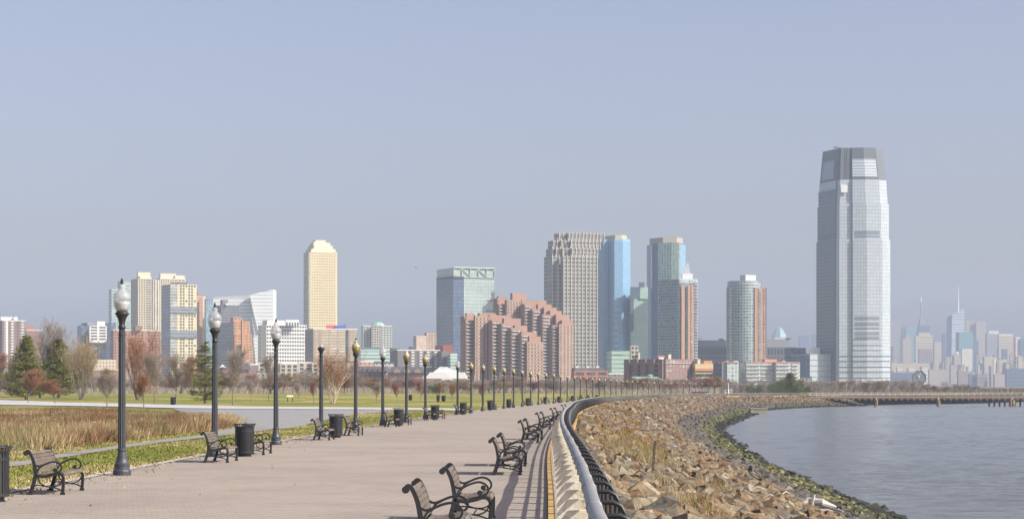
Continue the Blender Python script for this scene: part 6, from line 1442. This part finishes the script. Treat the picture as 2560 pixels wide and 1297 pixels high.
# -- clock on the far shore
Y = 2150; r = empty('riverside_clock', (PX(2298, Y), Y, 0), 'huge dark octagonal clock right of the tallest tower', 'clock'); cz = PZ(944, Y); cx = PX(2298, Y); q = MB()
ringp = [(cx + 7.3 * math.cos(2 * math.pi * k / 8 + .39), Y, cz + 7.3 * math.sin(2 * math.pi * k / 8 + .39)) for k in range(9)]; q.tube(ringp, 0.55, 5); q.build('rim', DG, r)
q = MB(); q.face(ringp[:8]); q.face([(p[0], p[1] + .8, p[2]) for p in ringp[:8]][::-1]); q.build('dial', mat('blue grey dial', (0.14, 0.18, 0.24), 0.5), r)
q = MB(); q.tube([(cx, Y - .5, cz), (cx - 2, Y - .5, cz + 3.2)], 0.35, 4); q.tube([(cx, Y - .5, cz), (cx + 1, Y - .5, cz + 5.5)], 0.25, 4); q.build('hand', WHITE, r)
q = MB(); q.box(cx - 5, cx - 4.4, Y, Y + .6, 0, cz - 4); q.box(cx + 4.4, cx + 5, Y, Y + .6, 0, cz - 4); q.build('leg', DG, r)
# ---------------------------------------------------------------- the hazy far skyline
FARM = {}
def farmat(c, kind):
    k = (tuple(c), kind)
    if k not in FARM:
        wdw = dict(grid=(6, 7, 0.5, 0.5), rows=(200, 9, 1.1, 0.45), cols=(7, 500, 0.45, 1.1), fine=(4, 5, 0.5, 0.5))[kind]
        FARM[k] = facade('far wall %d' % len(FARM), c, tuple(x * 0.5 for x in c), *wdw, rough=0.6, grough=0.4, spec=0.4)
    return FARM[k]
TAN, SAND, BLU, GRY, TEA, WHT, RED_, BRN = (0.29, 0.24, 0.185), (0.36, 0.3, 0.22), (0.04, 0.065, 0.12), (0.18, 0.18, 0.19), (0.08, 0.19, 0.22), (0.48, 0.44, 0.37), (0.42, 0.1, 0.08), (0.18, 0.14, 0.12)
cn = {TAN: 'tan', SAND: 'sandy', BLU: 'dark blue', GRY: 'grey', TEA: 'teal glass', WHT: 'off white', RED_: 'red', BRN: 'brown'}
FAR = [(2213, 2219, 2252, 801, GRY, 'fine', 7000, [(2219, 2252, 801, 810, BLU)]), (2254, 2256, 2263, 821, BLU, 'grid', 6900, []), (2262, 2265, 2292, 815, TEA, 'fine', 7100, []), (2254, 2257, 2278, 847, TAN, 'grid', 6300, [(2264, 2275, 837, 847, TAN)]),
 (2286, 2289, 2332, 839, SAND, 'rows', 6500, [(2296, 2326, 831, 839, SAND)]), (2295, 2298, 2331, 874, BRN, 'cols', 6200, []), (2333, 2336, 2354, 855, SAND, 'grid', 6600, []), (2354, 2357, 2367, 835, BLU, 'grid', 6900, []),
 (2412, 2414, 2440, 801, TAN, 'cols', 7600, []), (2438, 2441, 2465, 802, TAN, 'cols', 7600, []), (2389, 2398, 2433, 830, TEA, 'fine', 6500, []), (2430, 2433, 2446, 850, BLU, 'grid', 6600, []),
 (2463, 2467, 2497, 834, GRY, 'grid', 6700, [(2471, 2497, 826, 834, WHT)]), (2494, 2497, 2532, 840, SAND, 'rows', 6500, [(2497, 2532, 834, 840, WHT)]), (2531, 2532, 2538, 843, RED_, 'grid', 6700, []), (2537, 2539, 2551, 842, WHT, 'rows', 6700, []),
 (2549, 2551, 2572, 847, BLU, 'grid', 6700, []), (2402, 2405, 2431, 871, WHT, 'grid', 6100, []), (2380, 2385, 2402, 887, TAN, 'grid', 5900, []), (2456, 2461, 2489, 891, SAND, 'grid', 5900, []), (2490, 2494, 2518, 898, SAND, 'grid', 5800, []),
 (2503, 2505, 2519, 873, BLU, 'grid', 6100, []), (2443, 2446, 2464, 880, TAN, 'cols', 6200, []), (2540, 2544, 2566, 894, TAN, 'grid', 5900, []), (2318, 2323, 2370, 923, TAN, 'grid', 5300, []), (2373, 2377, 2393, 912, TAN, 'grid', 5500, []),
 (2392, 2396, 2422, 926, BRN, 'grid', 5300, []), (2420, 2422, 2442, 934, BLU, 'grid', 5200, []), (2440, 2443, 2469, 934, BRN, 'rows', 5200, []), (2512, 2516, 2575, 921, BLU, 'rows', 5100, []), (2484, 2487, 2513, 935, TAN, 'grid', 5200, []),
 (2240, 2243, 2257, 918, WHT, 'rows', 5200, []), (2270, 2272, 2286, 918, WHT, 'rows', 5200, []), (2300, 2305, 2320, 916, WHT, 'rows', 5200, []), (2226, 2228, 2300, 930, BLU, 'rows', 5150, []), (2226, 2229, 2324, 907, SAND, 'grid', 5500, []),
 (1925, 1998, 1999, 950, BLU, 'grid', 6000, []), (1996, 1999, 2023, 838, BLU, 'cols', 7600, []), (2029, 2031, 2046, 835, BLU, 'cols', 7400, []), (1744, 1746, 1756, 840, BLU, 'cols', 7600, []), (2228, 2231, 2236, 865, BRN, 'grid', 6000, [])]
rf = random.Random(77)
for k in range(95):
    x = rf.uniform(2226, 2565); y = rf.uniform(885, 935) if x > 2330 else rf.uniform(905, 935); w_ = rf.uniform(5, 15)
    FAR.append((x, x + rf.uniform(2, 4), x + w_, y, rf.choice([TAN, SAND, TAN, SAND, BRN, GRY, WHT, BLU]), rf.choice(['grid', 'grid', 'rows', 'cols']), rf.uniform(5400, 6000), []))
FAR.sort(key=lambda b_: b_[1])
for i, (xl, xc, xr, yt, c, kd, Y, ex) in enumerate(FAR):
    b = Building('far_tower', '%s hazy tower, %s from the left in the far skyline' % (cn[c], ordn(i + 1)), Y, xc, group='towers of the far skyline')
    b.block('wall', farmat(c, kd), xl, xc, xr, yt, th=28)
    for (x0, x1, y0, y1, c2) in ex: b.block('top', farmat(c2, 'fine'), x0 - 1.5, x0 + 0.5, x1, y0, y1 + 0.01, Y=Y + 10, th=28)
    if i % 4 == 1 and Y < 6100: b.block('roof_house', farmat(BRN, 'fine'), xc + 1, xc + 2, xc + 6, yt - 4, yt, Y=Y + 20, th=28)
b = Building('masted_tower', 'hazy stepped office tower topped by a tall red white mast', 7000, 2304)
for xl, xc, xr, y0, y1, c in ((2290, 2295, 2324, 832, None, GRY), (2293, 2297, 2325, 813, 832, BLU), (2296, 2300, 2312, 797, 813, GRY)): b.block('wall', farmat(c, 'fine'), xl, xc, xr, y0, y1, th=28)
q = MB(); X = PX(2304, 7000); q.tube([(X, 7010, PZ(798, 7000)), (X, 7010, PZ(766, 7000)), (X, 7010, PZ(752, 7000))], [3.2, 2.6, 1.4], 6); q.build('mast', mat('mast steel', (0.2, 0.22, 0.28), 0.5), b.root)
q = MB(); q.tube([(X, 7010, PZ(754, 7000)), (X, 7010, PZ(740, 7000))], [2.6, 1.2], 6); q.build('antenna', mat('antenna white', (0.8, 0.72, 0.66), 0.5), b.root); b.done()
b = Building('crystal_tower', 'hazy faceted glass tower with a slanted top and a white spire', 7200, 2398)
slab(b, 'wall', facade('crystal rows', (0.5, 0.55, 0.58), (0.25, 0.32, 0.4), 300, 9, 1.1, 0.45, 0.4), [(2377, 975), (2412, 975), (2412, 770), (2396, 780), (2379, 786)], 7200, 40, 0.1)
slab(b, 'side_wall', farmat(BLU, 'fine'), [(2367, 975), (2377, 975), (2379, 786), (2371, 794)], 7206, 30, -0.4)
q = MB(); X = PX(2398, 7200); q.tube([(X, 7215, PZ(780, 7200)), (X, 7215, PZ(715, 7200))], [3.4, 0.9], 6); q.build('spire', mat('spire white', (0.8, 0.8, 0.78), 0.5), b.root); b.done()
b = Building('pyramid_topped_tower', 'hazy tower with a green pyramid roof right of the round tower', 6900, 1948)
b.block('wall', farmat(WHT, 'cols'), 1930, 1936, 1967, 843, th=20); X = PX(1949, 6940); q = MB(); q.lathe([(26, PZ(843, 6940)), (21, PZ(834, 6940)), (11, PZ(822, 6940)), (1, PZ(816, 6940))], 8, (X, 6945)); q.build('roof', mat('pale copper pyramid', (0.2, 0.36, 0.36), 0.5), b.root); b.done()
b = Building('domed_tower', 'small hazy tan tower with a white roof tank in the far skyline', 6000, 2390); b.block('wall', farmat(SAND, 'grid'), 2386, 2389, 2398, 885, th=28); q = MB(); q.lathe([(5, PZ(885, 6010)), (5.4, PZ(881, 6010)), (3, PZ(879, 6010))], 10, (PX(2393, 6010), 6015)); q.build('tank', WHITE, b.root); b.done()

# ---------------------------------------------------------------- pier, pilings, sheds
Yp = 782.0; sp_ = Yp / F
pr = empty('pier', (PX(2050, Yp), Yp, 0), 'low timber and steel pier running right from the end of the promenade', 'pier')
x0, x1 = PX(2018, Yp), PX(2640, Yp)
DECK = mat('pier deck timber', (0.3, 0.24, 0.18), 0.9, var=0.2); BEAM = mat('rusty pier beam', (0.2, 0.12, 0.085), 0.8, var=0.25, scale=0.5); PRAIL = mat('pale pier rail', (0.58, 0.54, 0.47), 0.7)
zd = PZ(989.2, Yp)
q = MB(); q.box(x0, x1, Yp, Yp + 9, zd - 0.18, zd); q.build('deck', DECK, pr)
q = MB(); q.box(x0, x1, Yp + 0.12, Yp + 0.5, zd - 1.1, zd - 0.184); q.build('beam', BEAM, pr)
q = MB(); q.box(x0, x1, Yp + 0.05, Yp + 0.1, zd - 0.5, zd - 0.35); q.build('pipe', PRAIL, pr)
n = 0
for px in np.arange(2026, 2640, 15.2):
    X = PX(px, Yp); q = MB(); q.face([(X - 0.55, Yp - 0.25, zd - 1.05), (X + 0.1, Yp - 0.25, zd - 1.75), (X + 0.45, Yp - 0.25, zd - 1.75), (X + 0.45, Yp - 0.25, zd - 0.9)]); q.box(X - 0.2, X + 0.45, Yp - 0.2, Yp + 0.6, zd - 1.75, zd - 0.9); q.build('bracket', BEAM, pr)
    q = MB(); q.box(X - 0.09, X + 0.09, Yp + 0.0, Yp + 0.12, zd, zd + 1.25); q.build('rail_post', PRAIL, pr)
for h_ in (0.35, 0.8, 1.22):
    q = MB(); q.tube([(x0, Yp + 0.07, zd + h_), (x1, Yp + 0.07, zd + h_)], 0.06, 5); q.build('rail', PRAIL, pr); q = MB(); q.tube([(x0, Yp + 8.8, zd + h_), (x1, Yp + 8.8, zd + h_)], 0.035, 5); q.build('rail', PRAIL, pr)
q = MB()
for px in np.arange(2475, 2640, 6.5): X = PX(px, Yp); q.tube([(X, Yp + 2 + 6 * ((px * 7) % 1), -4.6), (X, Yp + 2 + 6 * ((px * 7) % 1), zd - 0.2)], 0.22, 6)
tag(q.build('rear_piles', BEAM, pr), kind='stuff')
for i, px in enumerate((2190, 2345.5, 2530)):
    X = PX(px, Yp - 3); r = empty('piling', (X, Yp - 3, -4.5), 'rusty %s piling in the water before the pier, %s of three from the left' % ('twin' if i == 2 else 'round', ordn(i + 1)), 'piling', 'pilings before the pier')
    for j in range(2 if i == 2 else 1):
        xx = X + (j - 0.5 * (i == 2)) * 1.1; q = MB(); q.lathe([(0.66, -4.6), (0.66, PZ(999.5, Yp - 3)), (0.58, PZ(998.2, Yp - 3))], 12, (xx, Yp - 3)); q.build('pile', mat('rust stained pile', (0.2, 0.14, 0.09), 0.8, var=0.4, scale=0.8), r)
    q = MB(); q.lathe([(0.3, PZ(998.2, Yp - 3)), (0.3, PZ(993, Yp - 3))], 8, (X, Yp - 3)); q.build('cap', mat('pale cap', (0.5, 0.42, 0.28), 0.7), r)
    q = MB(); q.box(X + 0.3, X + 0.62, Yp - 3.72, Yp - 3.6, PZ(1009, Yp - 3), PZ(1001, Yp - 3)); q.build('marker', mat('yellow marker', (0.6, 0.42, 0.08), 0.6), r)
# curved roofed sheds and canopy behind the pier
Y = 1420; q = None
NAVY = mat('dark navy shed roof', (0.035, 0.042, 0.07), 0.5)
for i, (xa, xb, yt) in enumerate(((2273, 2293, 968.5), (2322, 2340, 968), (2352, 2370, 967), (2372, 2397, 967.5), (2398, 2424, 966), (2422, 2456, 966))):
    r = empty('arched_shed', (PX(xa, Y), Y, 0), 'low shed with a dark curved roof behind the pier, %s from the left' % ordn(i + 1), 'shed', 'dark roofed sheds behind the pier'); q = MB(); n = 8
    pts = [(xa + (xb - xa) * k / n, yt + 8 * (abs(2 * k / n - 1) ** 1.8)) for k in range(n + 1)]
    A = [(PX(x, Y), Y, PZ(y, Y)) for x, y in pts]; B_ = [(PX(x, Y), Y, PZ(y + 2.2, Y)) for x, y in pts]
    for k in range(n): q.face([B_[k], B_[k + 1], A[k + 1], A[k]]); q.face([A[k], A[k + 1], (A[k + 1][0], Y + 30, A[k + 1][2]), (A[k][0], Y + 30, A[k][2])])
    q.face([A[0]] + [A[k] for k in range(n, 0, -1)]) if False else None
    q.build('roof', NAVY, r); q = MB(); q.box(PX(xa + 2, Y), PX(xb - 2, Y), Y + 3, Y + 25, 0, PZ(976, Y)); q.build('wall', GREYW, r)
r = empty('platform_canopy', (PX(2452, Y), Y, 0), 'long flat pale platform canopy on posts behind the pier at the right', 'canopy')
q = MB(); q.box(PX(2452, Y), PX(2640, Y), Y, Y + 12, PZ(972.5, Y), PZ(970.5, Y)); q.build('fascia', NAVY, r); q = MB(); q.box(PX(2452, Y) - .5, PX(2640, Y), Y - .6, Y + 12.5, PZ(970.5, Y) + 0.01, PZ(966.8, Y)); q.build('roof', mat('pale canopy roof', (0.42, 0.41, 0.39), 0.7), r)
for px in range(2456, 2640, 9): q = MB(); q.box(PX(px, Y), PX(px + 1.2, Y), Y + 1, Y + 1.5, 0, PZ(972.6, Y)); q.build('post', GREYW, r)
# distant bits at the end of the promenade
Y = 860
def car(px, col, lab, Y):
    X = PX(px, Y); r = empty('parked_car', (X, Y, 0), lab, 'car'); m_ = mat('car paint ' + lab[:12], col, 0.3)
    q = MB(); q.prism([(X - 2.1, Y), (X + 2.1, Y), (X + 2.1, Y + 1.7), (X - 2.1, Y + 1.7)], 0.35, 0.95, bottom=True); q.build('body', m_, r)
    q = MB(); q.prism([(X - 1.3, Y + .1), (X + 1.2, Y + .1), (X + 1.2, Y + 1.6), (X - 1.3, Y + 1.6)], 0.952, 1.5, scale=0.8); q.build('cabin', DG, r)
    for dx in (-1.3, 1.3): q = MB(); q.tube([(X + dx, Y - 0.03, 0.34), (X + dx, Y + 0.2, 0.34)], 0.34, 12); q.build('wheel', BLK, r)
Yc = 800
car(1737, (0.6, 0.03, 0.03), 'small bright red car at the far end of the promenade', 760); car(1752, (0.04, 0.045, 0.06), 'small dark car right of the red car', 780); car(1766, (0.7, 0.7, 0.7), 'small white car left of the white signboards', 800)
Y = 800; r = empty('gate_barrier', (PX(1820, Y), Y, 0), 'white and red framed barrier with a central mast at the far promenade end', 'barrier')
for xa, xb in ((1812, 1819), (1822, 1829)):
    q = MB(); q.tube([(PX(xa, Y), Y, PZ(981, Y)), (PX(xb, Y), Y, PZ(981, Y)), (PX(xb, Y), Y, PZ(974.5, Y)), (PX(xa, Y), Y, PZ(974.5, Y)), (PX(xa, Y), Y, PZ(981, Y))], 0.13, 5); q.build('frame', WHITE, r)
q = MB(); q.tube([(PX(1820.5, Y), Y, 0), (PX(1820.5, Y), Y, PZ(956, Y))], [0.28, 0.1], 6); q.build('mast', WHITE, r)

# ---------------------------------------------------------------- haze
hz, t, b = newmat('pale haze'); hz.node_tree.nodes.remove(b); pv = t.n('ShaderNodeVolumePrincipled')
pv.inputs['Color'].default_value = (0.69, 0.805, 1.0, 1); pv.inputs['Density'].default_value = 0.00012; pv.inputs['Anisotropy'].default_value = 0.0
t.l(pv.outputs[0], hz.node_tree.nodes['Material Output'].inputs['Volume'])
q = MB(); q.box(-5200, 5200, -60, 8400, -5.6, 400)
tag(q.build('haze', hz), kind='stuff', label='thin pale haze')
